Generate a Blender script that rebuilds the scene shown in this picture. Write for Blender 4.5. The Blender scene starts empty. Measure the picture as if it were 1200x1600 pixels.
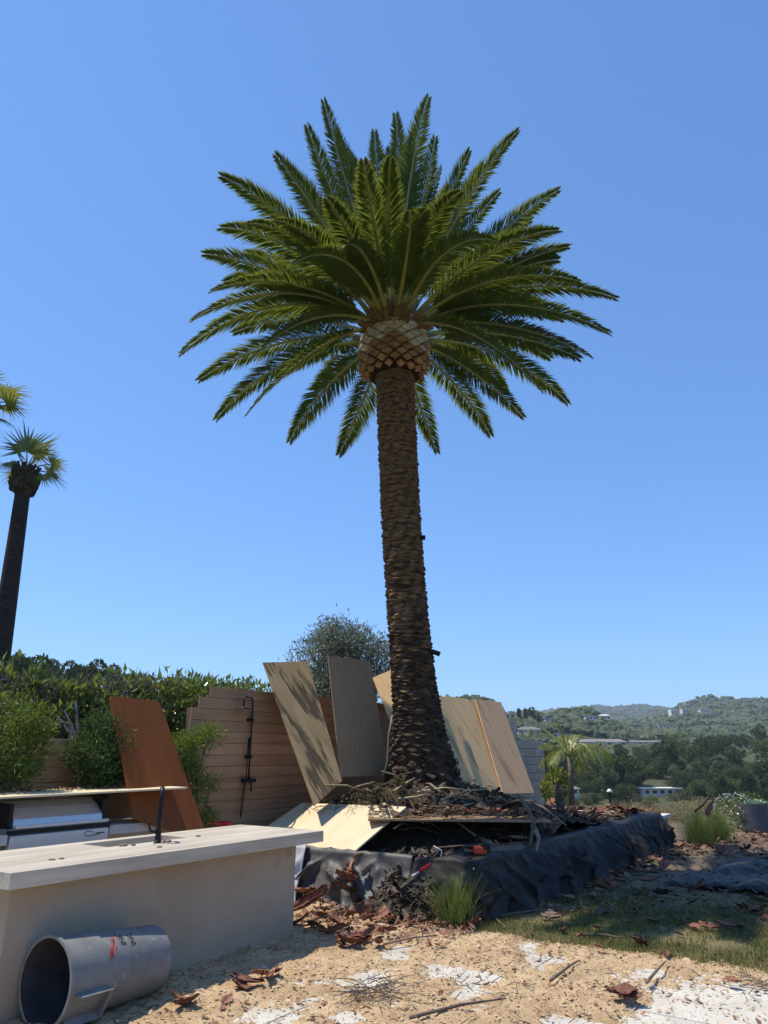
import bpy, bmesh, math, random
import numpy as np
from mathutils import Vector, Matrix, noise

R = math.radians
rnd = random.Random(11)
nrs = np.random.RandomState(5)
scene = bpy.context.scene
COL = scene.collection

# ------------------------------------------------------------------ camera, sky, sun, exposure
# World axes follow the yard: +Y along the stone island and the fence, +X away from the fence.
FPX, PITCH, YAW, EYE = 1109.0, R(18.78), R(34.0), 1.65
cam_data = bpy.data.cameras.new('camera')
cam = bpy.data.objects.new('camera', cam_data)
COL.objects.link(cam)
cam.location = (0, 0, EYE)
cam.rotation_euler = (R(90) + PITCH, 0, YAW)
cam_data.sensor_fit = 'VERTICAL'
cam_data.sensor_height = 24.0
cam_data.lens = 24.0 * FPX / 1600.0
cam_data.clip_start = 0.05
cam_data.clip_end = 20000
scene.camera = cam

SUN = Vector((-0.43, -0.15, 1.0)).normalized()
world = bpy.data.worlds.new('World')
scene.world = world
world.use_nodes = True
wn = world.node_tree.nodes
sky_tex = wn.new('ShaderNodeTexSky')
sky_tex.sky_type = 'NISHITA'
sky_tex.sun_disc = False
sky_tex.sun_elevation = math.asin(SUN.z)
sky_tex.sun_rotation = math.atan2(SUN.x, SUN.y)
sky_tex.altitude = 200
sky_tex.air_density = 1.0
sky_tex.dust_density = 0.1
sky_tex.ozone_density = 3.0
wn['Background'].inputs['Strength'].default_value = 0.14
tint = wn.new('ShaderNodeMix'); tint.data_type = 'RGBA'; tint.blend_type = 'MULTIPLY'   # the phone's rendering of a clear blue sky
tint.inputs['Factor'].default_value = 1.0
tint.inputs[7].default_value = (0.88, 1.40, 2.08, 1)
soft = wn.new('ShaderNodeGamma'); soft.inputs['Gamma'].default_value = 0.72
world.node_tree.links.new(sky_tex.outputs[0], soft.inputs['Color'])
world.node_tree.links.new(soft.outputs[0], tint.inputs[6])
world.node_tree.links.new(tint.outputs[2], wn['Background'].inputs['Color'])

sun_data = bpy.data.lights.new('sun', 'SUN')
sun_data.energy = 5.0
sun_data.angle = R(0.53)
sun_data.color = (1.0, 0.92, 0.78)
sun = bpy.data.objects.new('sun', sun_data)
COL.objects.link(sun)
sun.rotation_euler = SUN.to_track_quat('Z', 'Y').to_euler()
sun.location = (0, 0, 30)

vs = scene.view_settings
vs.view_transform = 'Standard'
vs.look = 'None'
vs.exposure = 0.08
vs.gamma = 1.0
vs.use_curve_mapping = False
scene.cycles.use_denoising = True
scene.cycles.max_bounces = 8
scene.cycles.volume_bounces = 1
scene.cycles.transparent_max_bounces = 8

# ------------------------------------------------------------------ photograph rays -> yard positions
FW = Vector((-math.sin(YAW) * math.cos(PITCH), math.cos(YAW) * math.cos(PITCH), math.sin(PITCH)))
RT = Vector((math.cos(YAW), math.sin(YAW), 0))
UP = RT.cross(FW)
CAM = Vector((0, 0, EYE))
def ray(x, y): return FW + RT * ((x - 600) / FPX) - UP * ((y - 800) / FPX)
def hz(x, y, z=0.0): d = ray(x, y); return CAM + d * ((z - EYE) / d.z)
def hx(x, y, X): d = ray(x, y); return CAM + d * (X / d.x)
def hy(x, y, Y): d = ray(x, y); return CAM + d * (Y / d.y)
def hd(x, y, D): d = ray(x, y); return CAM + d * (D / math.hypot(d.x, d.y))
def depth(p): return (Vector(p) - CAM).dot(FW)
def fbm(x, y, z=0.0, o=4):
    return noise.fractal((x, y, z), 1.0, 2.0, o)

# ------------------------------------------------------------------ object helpers
ORG = {}
def link(o): COL.objects.link(o); return o

def tag(o, label=None, cat=None, group=None, kind=None):
    if label: o['label'] = label
    if cat: o['category'] = cat
    if group: o['group'] = group
    if kind: o['kind'] = kind
    return o

def empty(name, loc=(0, 0, 0), rz=0.0):
    o = link(bpy.data.objects.new(name, None))
    o.empty_display_size = 0.1
    o.location = loc
    o.rotation_euler = (0, 0, rz)
    ORG[o.name] = Vector(loc)
    return o

def thing(name, label, cat, loc=(0, 0, 0), group=None, rz=0.0):
    return tag(empty(name, loc, rz), label, cat, group)

class MB:
    """collects vertices and faces of ONE mesh"""
    def __init__(s): s.v = []; s.f = []
    def add(s, vs_, fs_):
        n = len(s.v)
        s.v.extend([tuple(p) for p in vs_])
        s.f.extend([tuple(i + n for i in q) for q in fs_])
        return s
    def arr(s, V, Fa):
        n = len(s.v)
        s.v.extend(map(tuple, V.tolist()))
        s.f.extend(map(tuple, (Fa + n).tolist()))
        return s
    def hexa(s, p):   # 8 corners: bottom 4 ccw, top 4 ccw
        return s.add(p, [(3, 2, 1, 0), (4, 5, 6, 7), (0, 1, 5, 4), (1, 2, 6, 5), (2, 3, 7, 6), (3, 0, 4, 7)])
    def box(s, x0, x1, y0, y1, z0, z1, M=None):
        p = [Vector(q) for q in ((x0, y0, z0), (x1, y0, z0), (x1, y1, z0), (x0, y1, z0), (x0, y0, z1), (x1, y0, z1), (x1, y1, z1), (x0, y1, z1))]
        if M is not None: p = [M @ q for q in p]
        return s.hexa(p)
    def tube(s, pts, rad, n=8, cap=True, squash=1.0):
        pts = [Vector(p) for p in pts]
        if not hasattr(rad, '__len__'): rad = [rad] * len(pts)
        b = len(s.v)
        t0 = (pts[1] - pts[0]).normalized()
        a = Vector((0, 0, 1)) if abs(t0.z) < 0.9 else Vector((1, 0, 0))
        e1 = t0.cross(a).normalized()
        for i, p in enumerate(pts):
            t = (pts[min(i + 1, len(pts) - 1)] - pts[max(i - 1, 0)]).normalized()
            e1 = (e1 - t * e1.dot(t)).normalized()
            e2 = t.cross(e1)
            for k in range(n):
                q = 2 * math.pi * k / n
                s.v.append(tuple(p + e1 * (math.cos(q) * rad[i]) + e2 * (math.sin(q) * rad[i] * squash)))
        for i in range(len(pts) - 1):
            for k in range(n):
                k2 = (k + 1) % n
                s.f.append((b + i * n + k, b + i * n + k2, b + (i + 1) * n + k2, b + (i + 1) * n + k))
        if cap:
            s.f.append(tuple(b + k for k in reversed(range(n))))
            s.f.append(tuple(b + (len(pts) - 1) * n + k for k in range(n)))
        return s
    def lathe(s, prof, n=32, M=None, cap=True):
        b = len(s.v)
        for r, z in prof:
            for k in range(n):
                q = 2 * math.pi * k / n
                p = Vector((r * math.cos(q), r * math.sin(q), z))
                s.v.append(tuple(M @ p if M is not None else p))
        for i in range(len(prof) - 1):
            for k in range(n):
                k2 = (k + 1) % n
                s.f.append((b + i * n + k, b + i * n + k2, b + (i + 1) * n + k2, b + (i + 1) * n + k))
        if cap:
            s.f.append(tuple(b + k for k in reversed(range(n))))
            s.f.append(tuple(b + (len(prof) - 1) * n + k for k in range(n)))
        return s
    def grid(s, fn, nu, nv, two=None):
        b = len(s.v)
        for i in range(nu + 1):
            for j in range(nv + 1):
                s.v.append(tuple(fn(i / nu, j / nv)))
        for i in range(nu):
            for j in range(nv):
                a = b + i * (nv + 1) + j
                s.f.append((a, a + nv + 1, a + nv + 2, a + 1))
        return s
    def mesh(s, name, smooth=False, off=None):
        me = bpy.data.meshes.new(name)
        V = s.v if off is None else [(a - off[0], b - off[1], c - off[2]) for a, b, c in s.v]
        me.from_pydata(V, [], s.f)
        if smooth: me.polygons.foreach_set('use_smooth', [True] * len(me.polygons))
        me.update()
        return me
    def build(s, name, mat, parent=None, smooth=False, bevel=0.0, local=False, origin=None, solid=0.0):
        if local: off = Vector((0, 0, 0))
        elif parent is not None: off = ORG[parent.name]
        elif origin is not None: off = Vector(origin)
        else:
            A = np.array(s.v)
            off = Vector(((A[:, 0].min() + A[:, 0].max()) / 2, (A[:, 1].min() + A[:, 1].max()) / 2, A[:, 2].min()))
        me = s.mesh(name, smooth, off)
        me.materials.append(mat)
        o = link(bpy.data.objects.new(name, me))
        if parent is not None: o.parent = parent
        elif not local: o.location = off
        ORG[o.name] = off
        if solid:
            md = o.modifiers.new('solid', 'SOLIDIFY'); md.thickness = solid; md.offset = 0
        if bevel:
            md = o.modifiers.new('bevel', 'BEVEL'); md.width = bevel; md.segments = 2; md.limit_method = 'ANGLE'; md.angle_limit = R(35)
        return o

def copy_tree(o, parent=None):
    c = link(o.copy())
    c.parent = parent
    for ch in [k for k in bpy.data.objects if k.parent == o]: copy_tree(ch, c)
    return c
def copies(root):
    """prefetch the tree of a prototype once, return a fast copier"""
    kids = [k for k in bpy.data.objects if k.parent == root]
    sub = {k.name: [g for g in bpy.data.objects if g.parent == k] for k in kids}
    def make():
        c = link(root.copy())
        for k in kids:
            k2 = link(k.copy()); k2.parent = c
            for g in sub[k.name]:
                g2 = link(g.copy()); g2.parent = k2
        return c
    return make

# ------------------------------------------------------------------ materials
def mat(name, c1, c2=None, scale=6.0, rough=0.85, bump=0.0, bscale=None, stretch=(1, 1, 1), metal=0.0, spec=0.2,
        trans=0.0, tcol=None, rand=0.0, c3=None, detail=6.0, lo=0.35, hi=0.65, bdist=0.02, spot=None, spot_scale=20, spot_lo=0.62):
    m = bpy.data.materials.new(name)
    m.use_nodes = True
    nt = m.node_tree; N = nt.nodes; L = nt.links
    b = N['Principled BSDF']
    b.inputs['Roughness'].default_value = rough
    b.inputs['Metallic'].default_value = metal
    b.inputs['Specular IOR Level'].default_value = spec
    tc = N.new('ShaderNodeTexCoord'); oi = N.new('ShaderNodeObjectInfo')
    mp = N.new('ShaderNodeMapping'); mp.inputs['Scale'].default_value = stretch
    L.new(tc.outputs['Object'], mp.inputs['Vector'])
    w = N.new('ShaderNodeMath'); w.operation = 'MULTIPLY'; w.inputs[1].default_value = 57.0
    L.new(oi.outputs['Random'], w.inputs[0])
    def nz(sc, det=detail):
        n = N.new('ShaderNodeTexNoise'); n.noise_dimensions = '4D'
        n.inputs['Scale'].default_value = sc; n.inputs['Detail'].default_value = det; n.inputs['Roughness'].default_value = 0.62
        L.new(mp.outputs[0], n.inputs['Vector']); L.new(w.outputs[0], n.inputs['W'])
        return n
    c2 = c2 or c1
    n1 = nz(scale)
    cr = N.new('ShaderNodeValToRGB')
    cr.color_ramp.elements[0].position = lo; cr.color_ramp.elements[1].position = hi
    cr.color_ramp.elements[0].color = (*c1, 1); cr.color_ramp.elements[1].color = (*c2, 1)
    if c3:
        e = cr.color_ramp.elements.new(min(0.98, hi + 0.1)); e.color = (*c3, 1)
    L.new(n1.outputs['Fac'], cr.inputs['Fac'])
    col = cr.outputs['Color']
    if spot:
        n3 = nz(spot_scale, 3)
        r3 = N.new('ShaderNodeValToRGB'); r3.color_ramp.elements[0].position = spot_lo; r3.color_ramp.elements[1].position = spot_lo + 0.07
        L.new(n3.outputs['Fac'], r3.inputs['Fac'])
        mx = N.new('ShaderNodeMix'); mx.data_type = 'RGBA'
        L.new(r3.outputs['Color'], mx.inputs['Factor']); L.new(col, mx.inputs[6]); mx.inputs[7].default_value = (*spot, 1)
        col = mx.outputs[2]
    if rand:
        hs = N.new('ShaderNodeHueSaturation')
        mr = N.new('ShaderNodeMapRange'); mr.inputs[3].default_value = 1 - rand; mr.inputs[4].default_value = 1 + rand
        L.new(oi.outputs['Random'], mr.inputs[0]); L.new(mr.outputs[0], hs.inputs['Value']); L.new(col, hs.inputs['Color'])
        col = hs.outputs['Color']
    L.new(col, b.inputs['Base Color'])
    if bump:
        n2 = nz(bscale or scale * 4)
        bp = N.new('ShaderNodeBump'); bp.inputs['Strength'].default_value = bump; bp.inputs['Distance'].default_value = bdist
        L.new(n2.outputs['Fac'], bp.inputs['Height']); L.new(bp.outputs[0], b.inputs['Normal'])
    if trans:
        t = N.new('ShaderNodeBsdfTranslucent'); ms = N.new('ShaderNodeMixShader'); ms.inputs[0].default_value = trans
        if tcol: t.inputs['Color'].default_value = (*tcol, 1)
        else: L.new(col, t.inputs['Color'])
        L.new(b.outputs[0], ms.inputs[1]); L.new(t.outputs[0], ms.inputs[2]); L.new(ms.outputs[0], N['Material Output'].inputs['Surface'])
    return m

MT = {}
def defmat(k, *a, **kw): MT[k] = mat(k, *a, **kw)
defmat('ground', (0.075, 0.08, 0.036), (0.06, 0.065, 0.03), scale=0.02, bump=0.3, bscale=3, c3=(0.22, 0.17, 0.10))
defmat('dirt', (0.10, 0.075, 0.05), (0.20, 0.15, 0.10), scale=3, bump=0.6, bscale=18)
defmat('soil', (0.035, 0.027, 0.02), (0.085, 0.065, 0.048), scale=5, bump=0.9, bscale=22, bdist=0.04)
defmat('sawdust', (0.36, 0.24, 0.13), (0.54, 0.395, 0.235), scale=5, bump=0.8, bscale=60, bdist=0.012, c3=(0.66, 0.53, 0.36), spot=(0.26, 0.15, 0.08), spot_scale=34, spot_lo=0.60)
defmat('chip', (0.36, 0.24, 0.13), (0.64, 0.49, 0.31), scale=14, rand=0.1)
defmat('paver', (0.44, 0.40, 0.33), (0.58, 0.545, 0.475), scale=2.5, rough=0.9, bump=0.25, bscale=30, rand=0.06, spot=(0.50, 0.45, 0.37), spot_scale=26, spot_lo=0.63)
defmat('lawn', (0.10, 0.10, 0.035), (0.24, 0.18, 0.09), scale=2.2, bump=0.6, bscale=40)
defmat('blade', (0.085, 0.105, 0.03), (0.21, 0.19, 0.07), scale=3.0, rough=0.6, trans=0.3, c3=(0.38, 0.30, 0.14))
defmat('rush', (0.09, 0.14, 0.03), (0.21, 0.25, 0.07), scale=12, rough=0.5, trans=0.3, c3=(0.28, 0.27, 0.10))
defmat('plaster', (0.37, 0.29, 0.205), (0.45, 0.36, 0.265), scale=1.6, rough=0.8, bump=0.12, bscale=9, spot=(0.34, 0.265, 0.185), spot_scale=2.0, spot_lo=0.6)
defmat('travertine', (0.38, 0.33, 0.255), (0.60, 0.53, 0.43), scale=9, rough=0.6, bump=0.12, bscale=40, stretch=(1, 0.10, 1.4), spot=(0.31, 0.285, 0.25), spot_scale=30, spot_lo=0.66)
defmat('concrete', (0.42, 0.40, 0.37), (0.56, 0.54, 0.50), scale=4, bump=0.2)
defmat('stone_cap', (0.55, 0.52, 0.46), (0.70, 0.67, 0.60), scale=5, bump=0.2, spot=(0.3, 0.26, 0.2), spot_scale=14)
defmat('cedar', (0.37, 0.20, 0.105), (0.52, 0.31, 0.18), scale=5, rough=0.8, bump=0.25, bscale=14, stretch=(1, 0.10, 1.6), rand=0.14, spot=(0.13, 0.07, 0.045), spot_scale=9, spot_lo=0.70)
defmat('post', (0.26, 0.16, 0.11), (0.38, 0.25, 0.18), scale=6, stretch=(1, 1, 0.12), bump=0.3)
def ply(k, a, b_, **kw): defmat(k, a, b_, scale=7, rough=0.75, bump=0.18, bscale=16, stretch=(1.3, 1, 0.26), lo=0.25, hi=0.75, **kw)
ply('ply_rust', (0.185, 0.052, 0.011), (0.25, 0.075, 0.018), rand=0.03, spot=(0.17, 0.055, 0.022), spot_scale=5)
ply('ply_old_shade', (0.34, 0.21, 0.09), (0.56, 0.385, 0.185), spot=(0.14, 0.095, 0.05), spot_scale=4.5, spot_lo=0.54)  # old stained grain, plus frond shadow streaks painted in as dark spots
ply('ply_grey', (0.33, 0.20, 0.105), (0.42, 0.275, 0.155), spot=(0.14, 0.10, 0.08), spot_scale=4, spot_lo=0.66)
ply('ply_warm', (0.60, 0.36, 0.16), (0.74, 0.49, 0.24), rand=0.06, spot=(0.40, 0.235, 0.115), spot_scale=3.2, spot_lo=0.56)
ply('ply_pink', (0.56, 0.33, 0.165), (0.68, 0.43, 0.235), rand=0.06, spot=(0.42, 0.24, 0.13), spot_scale=3.6, spot_lo=0.57)
ply('ply_pale', (0.62, 0.50, 0.31), (0.76, 0.64, 0.43), spot=(0.30, 0.21, 0.12), spot_scale=9, spot_lo=0.70)
defmat('block', (0.36, 0.315, 0.26), (0.48, 0.425, 0.36), scale=9, bump=0.4, bscale=40, rand=0.12)
defmat('mortar', (0.22, 0.21, 0.20), (0.28, 0.27, 0.26), scale=20, bump=0.3)
defmat('trunk', (0.05, 0.033, 0.021), (0.10, 0.066, 0.042), scale=5, bump=0.9, bscale=16, stretch=(1, 1, 3.0), bdist=0.04)
defmat('scar', (0.125, 0.074, 0.038), (0.27, 0.17, 0.09), scale=7, bump=0.9, bscale=24, stretch=(1, 1, 2.5), bdist=0.03, rand=0.2)
defmat('scar_old_shade', (0.045, 0.03, 0.02), (0.12, 0.082, 0.055), scale=7, bump=0.9, bscale=22, bdist=0.03, rand=0.3)  # older grey scars, with the shade of the trunk foot painted in
defmat('boot_core', (0.025, 0.016, 0.01), (0.07, 0.04, 0.022), scale=12, bump=0.8)
defmat('boot_pale', (0.62, 0.49, 0.30), (0.82, 0.70, 0.50), scale=11, bump=0.3, bscale=50, rand=0.22, spot=(0.22, 0.13, 0.07), spot_scale=16, spot_lo=0.64)
defmat('boot_tan', (0.34, 0.17, 0.075), (0.54, 0.31, 0.145), scale=11, bump=0.4, bscale=50, rand=0.22, spot=(0.16, 0.08, 0.04), spot_scale=14, spot_lo=0.60)
defmat('petiole', (0.26, 0.25, 0.07), (0.40, 0.37, 0.12), scale=4, rough=0.55, spec=0.3)
defmat('petiole_base', (0.17, 0.10, 0.045), (0.26, 0.17, 0.08), scale=10, bump=0.3)
defmat('frond', (0.072, 0.115, 0.028), (0.135, 0.18, 0.045), scale=2.5, rough=0.6, trans=0.40, spec=0.18, rand=0.25, tcol=(0.22, 0.255, 0.033))
defmat('fan', (0.08, 0.11, 0.03), (0.19, 0.20, 0.06), scale=3, rough=0.7, spec=0.15, trans=0.4, tcol=(0.26, 0.26, 0.05), rand=0.12)
defmat('fan_trunk', (0.035, 0.025, 0.02), (0.08, 0.058, 0.046), scale=10, bump=0.8, stretch=(1, 1, 3))
defmat('skirt', (0.045, 0.032, 0.022), (0.13, 0.09, 0.055), scale=9, bump=0.8)
defmat('hedge_leaf', (0.035, 0.07, 0.018), (0.15, 0.20, 0.05), scale=9, rough=0.28, spec=0.7, trans=0.34, tcol=(0.27, 0.32, 0.06), rand=0.28)
defmat('soft_leaf', (0.075, 0.13, 0.025), (0.18, 0.235, 0.055), scale=4, rough=0.5, trans=0.35, tcol=(0.26, 0.32, 0.05), rand=0.14)
defmat('soft_dark', (0.045, 0.09, 0.03), (0.10, 0.15, 0.055), scale=4, rough=0.5, trans=0.3, tcol=(0.15, 0.22, 0.05), rand=0.1)
defmat('olive_leaf', (0.14, 0.16, 0.10), (0.34, 0.36, 0.26), scale=6, rough=0.45, trans=0.3)
defmat('twig', (0.11, 0.085, 0.065), (0.21, 0.17, 0.13), scale=14, bump=0.5)
defmat('pale_twig', (0.36, 0.32, 0.26), (0.52, 0.47, 0.39), scale=14, bump=0.3)
defmat('queen', (0.11, 0.17, 0.03), (0.24, 0.28, 0.07), scale=3, rough=0.4, trans=0.4, tcol=(0.36, 0.36, 0.07), spec=0.5)
defmat('tarp', (0.018, 0.0155, 0.0145), (0.036, 0.031, 0.028), scale=4, rough=0.55, bump=0.3, bscale=60, spec=0.16, bdist=0.01, spot=(0.075, 0.062, 0.05), spot_scale=3, spot_lo=0.66)
defmat('tarp_grey', (0.045, 0.042, 0.04), (0.10, 0.095, 0.09), scale=5, rough=0.55, bump=0.25, bscale=26, spec=0.4, bdist=0.01)
defmat('plastic_sheet', (0.50, 0.51, 0.53), (0.66, 0.67, 0.69), scale=6, rough=0.35, trans=0.2)
defmat('bark_red', (0.15, 0.062, 0.040), (0.30, 0.135, 0.09), scale=9, rough=0.6, bump=0.4, bscale=40, rand=0.35, spot=(0.42, 0.29, 0.19), spot_scale=6, spot_lo=0.62)
defmat('bark_brown', (0.115, 0.075, 0.05), (0.27, 0.19, 0.13), scale=9, rough=0.7, bump=0.5, bscale=40, rand=0.4)
defmat('litter_red', (0.12, 0.055, 0.035), (0.33, 0.18, 0.12), scale=22)
defmat('litter_dark', (0.045, 0.034, 0.027), (0.16, 0.12, 0.085), scale=16)
defmat('straw', (0.33, 0.26, 0.14), (0.52, 0.43, 0.26), scale=12)
defmat('fibre', (0.06, 0.048, 0.026), (0.19, 0.15, 0.08), scale=12)
defmat('steel', (0.58, 0.585, 0.60), (0.70, 0.705, 0.72), scale=3, rough=0.36, metal=0.55, stretch=(1, 0.1, 6), bump=0.02)
defmat('steel_panel', (0.42, 0.43, 0.44), (0.50, 0.51, 0.52), scale=3, rough=0.5, metal=0.5, stretch=(1, 0.1, 6))
defmat('black_metal', (0.012, 0.012, 0.013), (0.02, 0.02, 0.02), rough=0.4)
defmat('black_plastic', (0.015, 0.015, 0.016), (0.03, 0.03, 0.03), rough=0.5)
defmat('dark_void', (0.02, 0.018, 0.016), (0.035, 0.03, 0.027), rough=0.9)
defmat('bin', (0.17, 0.17, 0.16), (0.235, 0.235, 0.225), scale=6, rough=0.55, bump=0.12, bscale=60, spot=(0.27, 0.27, 0.26), spot_scale=26, spot_lo=0.60)
defmat('bin_inside_shade', (0.028, 0.03, 0.035), (0.06, 0.062, 0.066), scale=6, rough=0.6)  # near black: the shade of the deep inside painted into its colour
defmat('red_paint', (0.42, 0.05, 0.05), (0.56, 0.11, 0.10), scale=20, rough=0.6)
defmat('red_plastic', (0.45, 0.018, 0.02), (0.52, 0.03, 0.03), rough=0.4)
defmat('orange_plastic', (0.52, 0.07, 0.025), (0.62, 0.10, 0.03), rough=0.4)
defmat('white_plastic', (0.62, 0.62, 0.60), (0.74, 0.74, 0.72), rough=0.4)
defmat('ink', (0.02, 0.02, 0.022), (0.03, 0.03, 0.03), rough=0.6)
defmat('green_net', (0.015, 0.12, 0.06), (0.03, 0.19, 0.10), scale=20, rough=0.5)
defmat('cable', (0.20, 0.21, 0.16), (0.28, 0.28, 0.22), rough=0.5)
defmat('planter_grey', (0.085, 0.095, 0.105), (0.12, 0.13, 0.14), scale=6, rough=0.6)
defmat('succulent', (0.22, 0.33, 0.22), (0.36, 0.46, 0.34), scale=8, rough=0.5, trans=0.15)
defmat('white_flower', (0.55, 0.56, 0.46), (0.72, 0.72, 0.62), scale=8, trans=0.2)
defmat('dry_bush', (0.26, 0.20, 0.10), (0.42, 0.34, 0.19), scale=5, trans=0.2)
defmat('lamp_white', (0.7, 0.7, 0.68), (0.75, 0.75, 0.72), rough=0.4)
for i, (a, b_) in enumerate((((0.045, 0.075, 0.028), (0.11, 0.145, 0.055)), ((0.06, 0.095, 0.03), (0.15, 0.18, 0.065)), ((0.085, 0.105, 0.05), (0.18, 0.19, 0.095)), ((0.10, 0.14, 0.035), (0.23, 0.25, 0.075)))):
    defmat('tree%d' % i, a, b_, scale=3.0, rough=0.7, trans=0.28, rand=0.3, detail=3)
defmat('far_wood', (0.04, 0.058, 0.026), (0.11, 0.125, 0.06), scale=0.05, rough=0.8, detail=5)
defmat('far_trunk', (0.08, 0.06, 0.045), (0.12, 0.09, 0.07))
defmat('house_wall', (0.62, 0.60, 0.56), (0.72, 0.70, 0.66), scale=0.3, rand=0.15)
defmat('house_roof', (0.16, 0.15, 0.145), (0.23, 0.22, 0.21), scale=0.5, rand=0.2)
defmat('roof_pale', (0.52, 0.50, 0.47), (0.64, 0.62, 0.59), scale=0.5, rand=0.1)
defmat('window', (0.03, 0.035, 0.04), (0.05, 0.055, 0.06), rough=0.15, spec=0.6)
defmat('clear_bottle', (0.10, 0.22, 0.20), (0.14, 0.28, 0.25), rough=0.15, trans=0.35)

# ------------------------------------------------------------------ terrain: one sheet to the horizon
TB = [-60, -28, -15, 0, 7, 11, 15, 19, 24, 29, 60]
TD = [0, 22, 27, 40, 90, 160, 260, 380, 450, 520, 600, 700, 850, 1000, 1300, 1700, 2200, 2600, 3200, 5000, 6500]
TH = {
 -60: [-.06, -.06, 0, 1, 4, 12, 18, 20, 20, 20, 20, 20, 20, 20, 20, 30, 40, 60, 80, 120, 150],
 -28: [-.06, -.06, 0, 1, 4, 11, 17, 18, 18, 18, 18, 20, 20, 20, 20, 30, 40, 60, 80, 120, 150],
 -15: [-.06, -.06, 0, 0, 2, 7, 12, 13, 13, 13, 13, 14, 14, 15, 20, 30, 40, 60, 80, 160, 180],
   0: [-.06, -.06, -1, -3, -8, -9, -4, 6, 15, 24, 30, 30, 26, 22, 22, 30, 40, 60, 90, 200, 240],
   7: [-.06, -.06, -1.5, -5, -13, -15, -12, 0, 13, 26, 38, 36, 30, 26, 26, 30, 45, 70, 100, 230, 270],
  11: [-.06, -.06, -1.5, -5, -14, -17, -14, -5, 3, 10, 18, 27, 38, 40, 36, 34, 50, 70, 110, 260, 290],
  15: [-.06, -.06, -1.5, -5, -15, -18, -16, -9, -4, 1, 7, 16, 34, 52, 58, 48, 60, 80, 120, 280, 300],
  19: [-.06, -.06, -1.5, -5, -15, -19, -17, -10, -6, -3, 0, 4, 10, 16, 30, 56, 82, 90, 130, 285, 300],
  24: [-.06, -.06, -1.5, -5, -15, -19, -17, -10, -6, -3, 1, 5, 11, 18, 36, 70, 130, 172, 160, 250, 280],
  29: [-.06, -.06, -1.5, -5, -15, -19, -17, -10, -6, -2, 2, 7, 12, 20, 38, 70, 115, 150, 150, 240, 260],
  60: [-.06, -.06, -1.5, -5, -15, -19, -17, -10, -6, -2, 2, 7, 12, 20, 38, 70, 115, 150, 150, 240, 260]}
THA = np.array([TH[b] for b in TB], float)
def terrain(x, y):
    d = math.hypot(x, y)
    b = math.degrees(math.atan2(x * RT.x + y * RT.y, y * math.cos(YAW) - x * math.sin(YAW)))
    b = max(-60.0, min(60.0, b))
    h = [np.interp(d, TD, THA[i]) for i in range(len(TB))]
    i = min(len(TB) - 2, max(0, int(np.searchsorted(TB, b, side='right')) - 1))
    f = (b - TB[i]) / (TB[i + 1] - TB[i]); f = f * f * (3 - 2 * f)
    z = h[i] * (1 - f) + h[i + 1] * f
    if d > 30:
        z += fbm(x * 0.006, y * 0.006, 3.0) * min(9.0, (d - 30) * 0.02) * (1.0 if d < 1500 else 1.8)
    return z
mb = MB()
rings = [0.01, 4, 8, 12, 16, 20, 22, 24, 26, 28, 31, 35, 40, 48, 58, 70, 85, 100, 120, 140, 160, 185, 210, 235, 260, 290, 320, 350, 380, 410, 445, 480, 520, 560, 600, 650, 700, 760, 820, 900, 980, 1080, 1180, 1300, 1450, 1600, 1800, 2000, 2200, 2400, 2600, 2900, 3200, 3700, 4300, 5000, 5700, 6500]
NA = 288
for d in rings:
    for k in range(NA):
        q = 2 * math.pi * k / NA
        x, y = d * math.cos(q), d * math.sin(q)
        mb.v.append((x, y, terrain(x, y)))
for i in range(len(rings) - 1):
    for k in range(NA):
        k2 = (k + 1) % NA
        mb.f.append((i * NA + k, i * NA + k2, (i + 1) * NA + k2, (i + 1) * NA + k) if False else (i * NA + k, (i + 1) * NA + k, (i + 1) * NA + k2, i * NA + k2))
tag(mb.build('ground', MT['ground'], smooth=True, local=True), kind='structure')
def march(x, y, d0=60.0, d1=6400.0):
    """first point of the terrain that the photograph's ray meets"""
    r = ray(x, y); hlen = math.hypot(r.x, r.y); d = d0
    while d < d1:
        p = CAM + r * (d / hlen)
        if p.z <= terrain(p.x, p.y): return p
        d *= 1.012
    return None

# ------------------------------------------------------------------ yard floor: paving slabs, sawdust drift, lawn, dirt
dirt = MB().grid(lambda u, v: ((-8.6 + 11.6 * u), (8.6 + 12.2 * v), 0.015 + 0.03 * fbm(u * 30, v * 30, 1)), 90, 90).build('dirt_path', MT['dirt'], smooth=True)
tag(dirt, kind='structure')
pv = MB().box(-8.4, 3.2, 0.6, 8.62, -0.10, -0.035).build('paving', MT['mortar'])
tag(pv, kind='structure')
sl = 0.95
slab_meshes = []
for i in range(12):
    for j in range(8):
        x0 = -8.4 + i * sl; y0 = 0.9 + j * sl
        if x0 > 2.6 or y0 > 7.6: continue
        if not slab_meshes:
            m = MB().box(-sl / 2 + 0.006, sl / 2 - 0.006, -sl / 2 + 0.006, sl / 2 - 0.006, -0.035, 0.0)
            o = m.build('slab', MT['paver'], pv, bevel=0.004, local=True); slab_meshes.append(o)
        else:
            o = link(slab_meshes[0].copy()); o.parent = pv
        o.location = Vector((x0 + sl / 2, y0 + sl / 2, rnd.uniform(-0.002, 0.002))) - ORG[pv.name]

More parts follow.
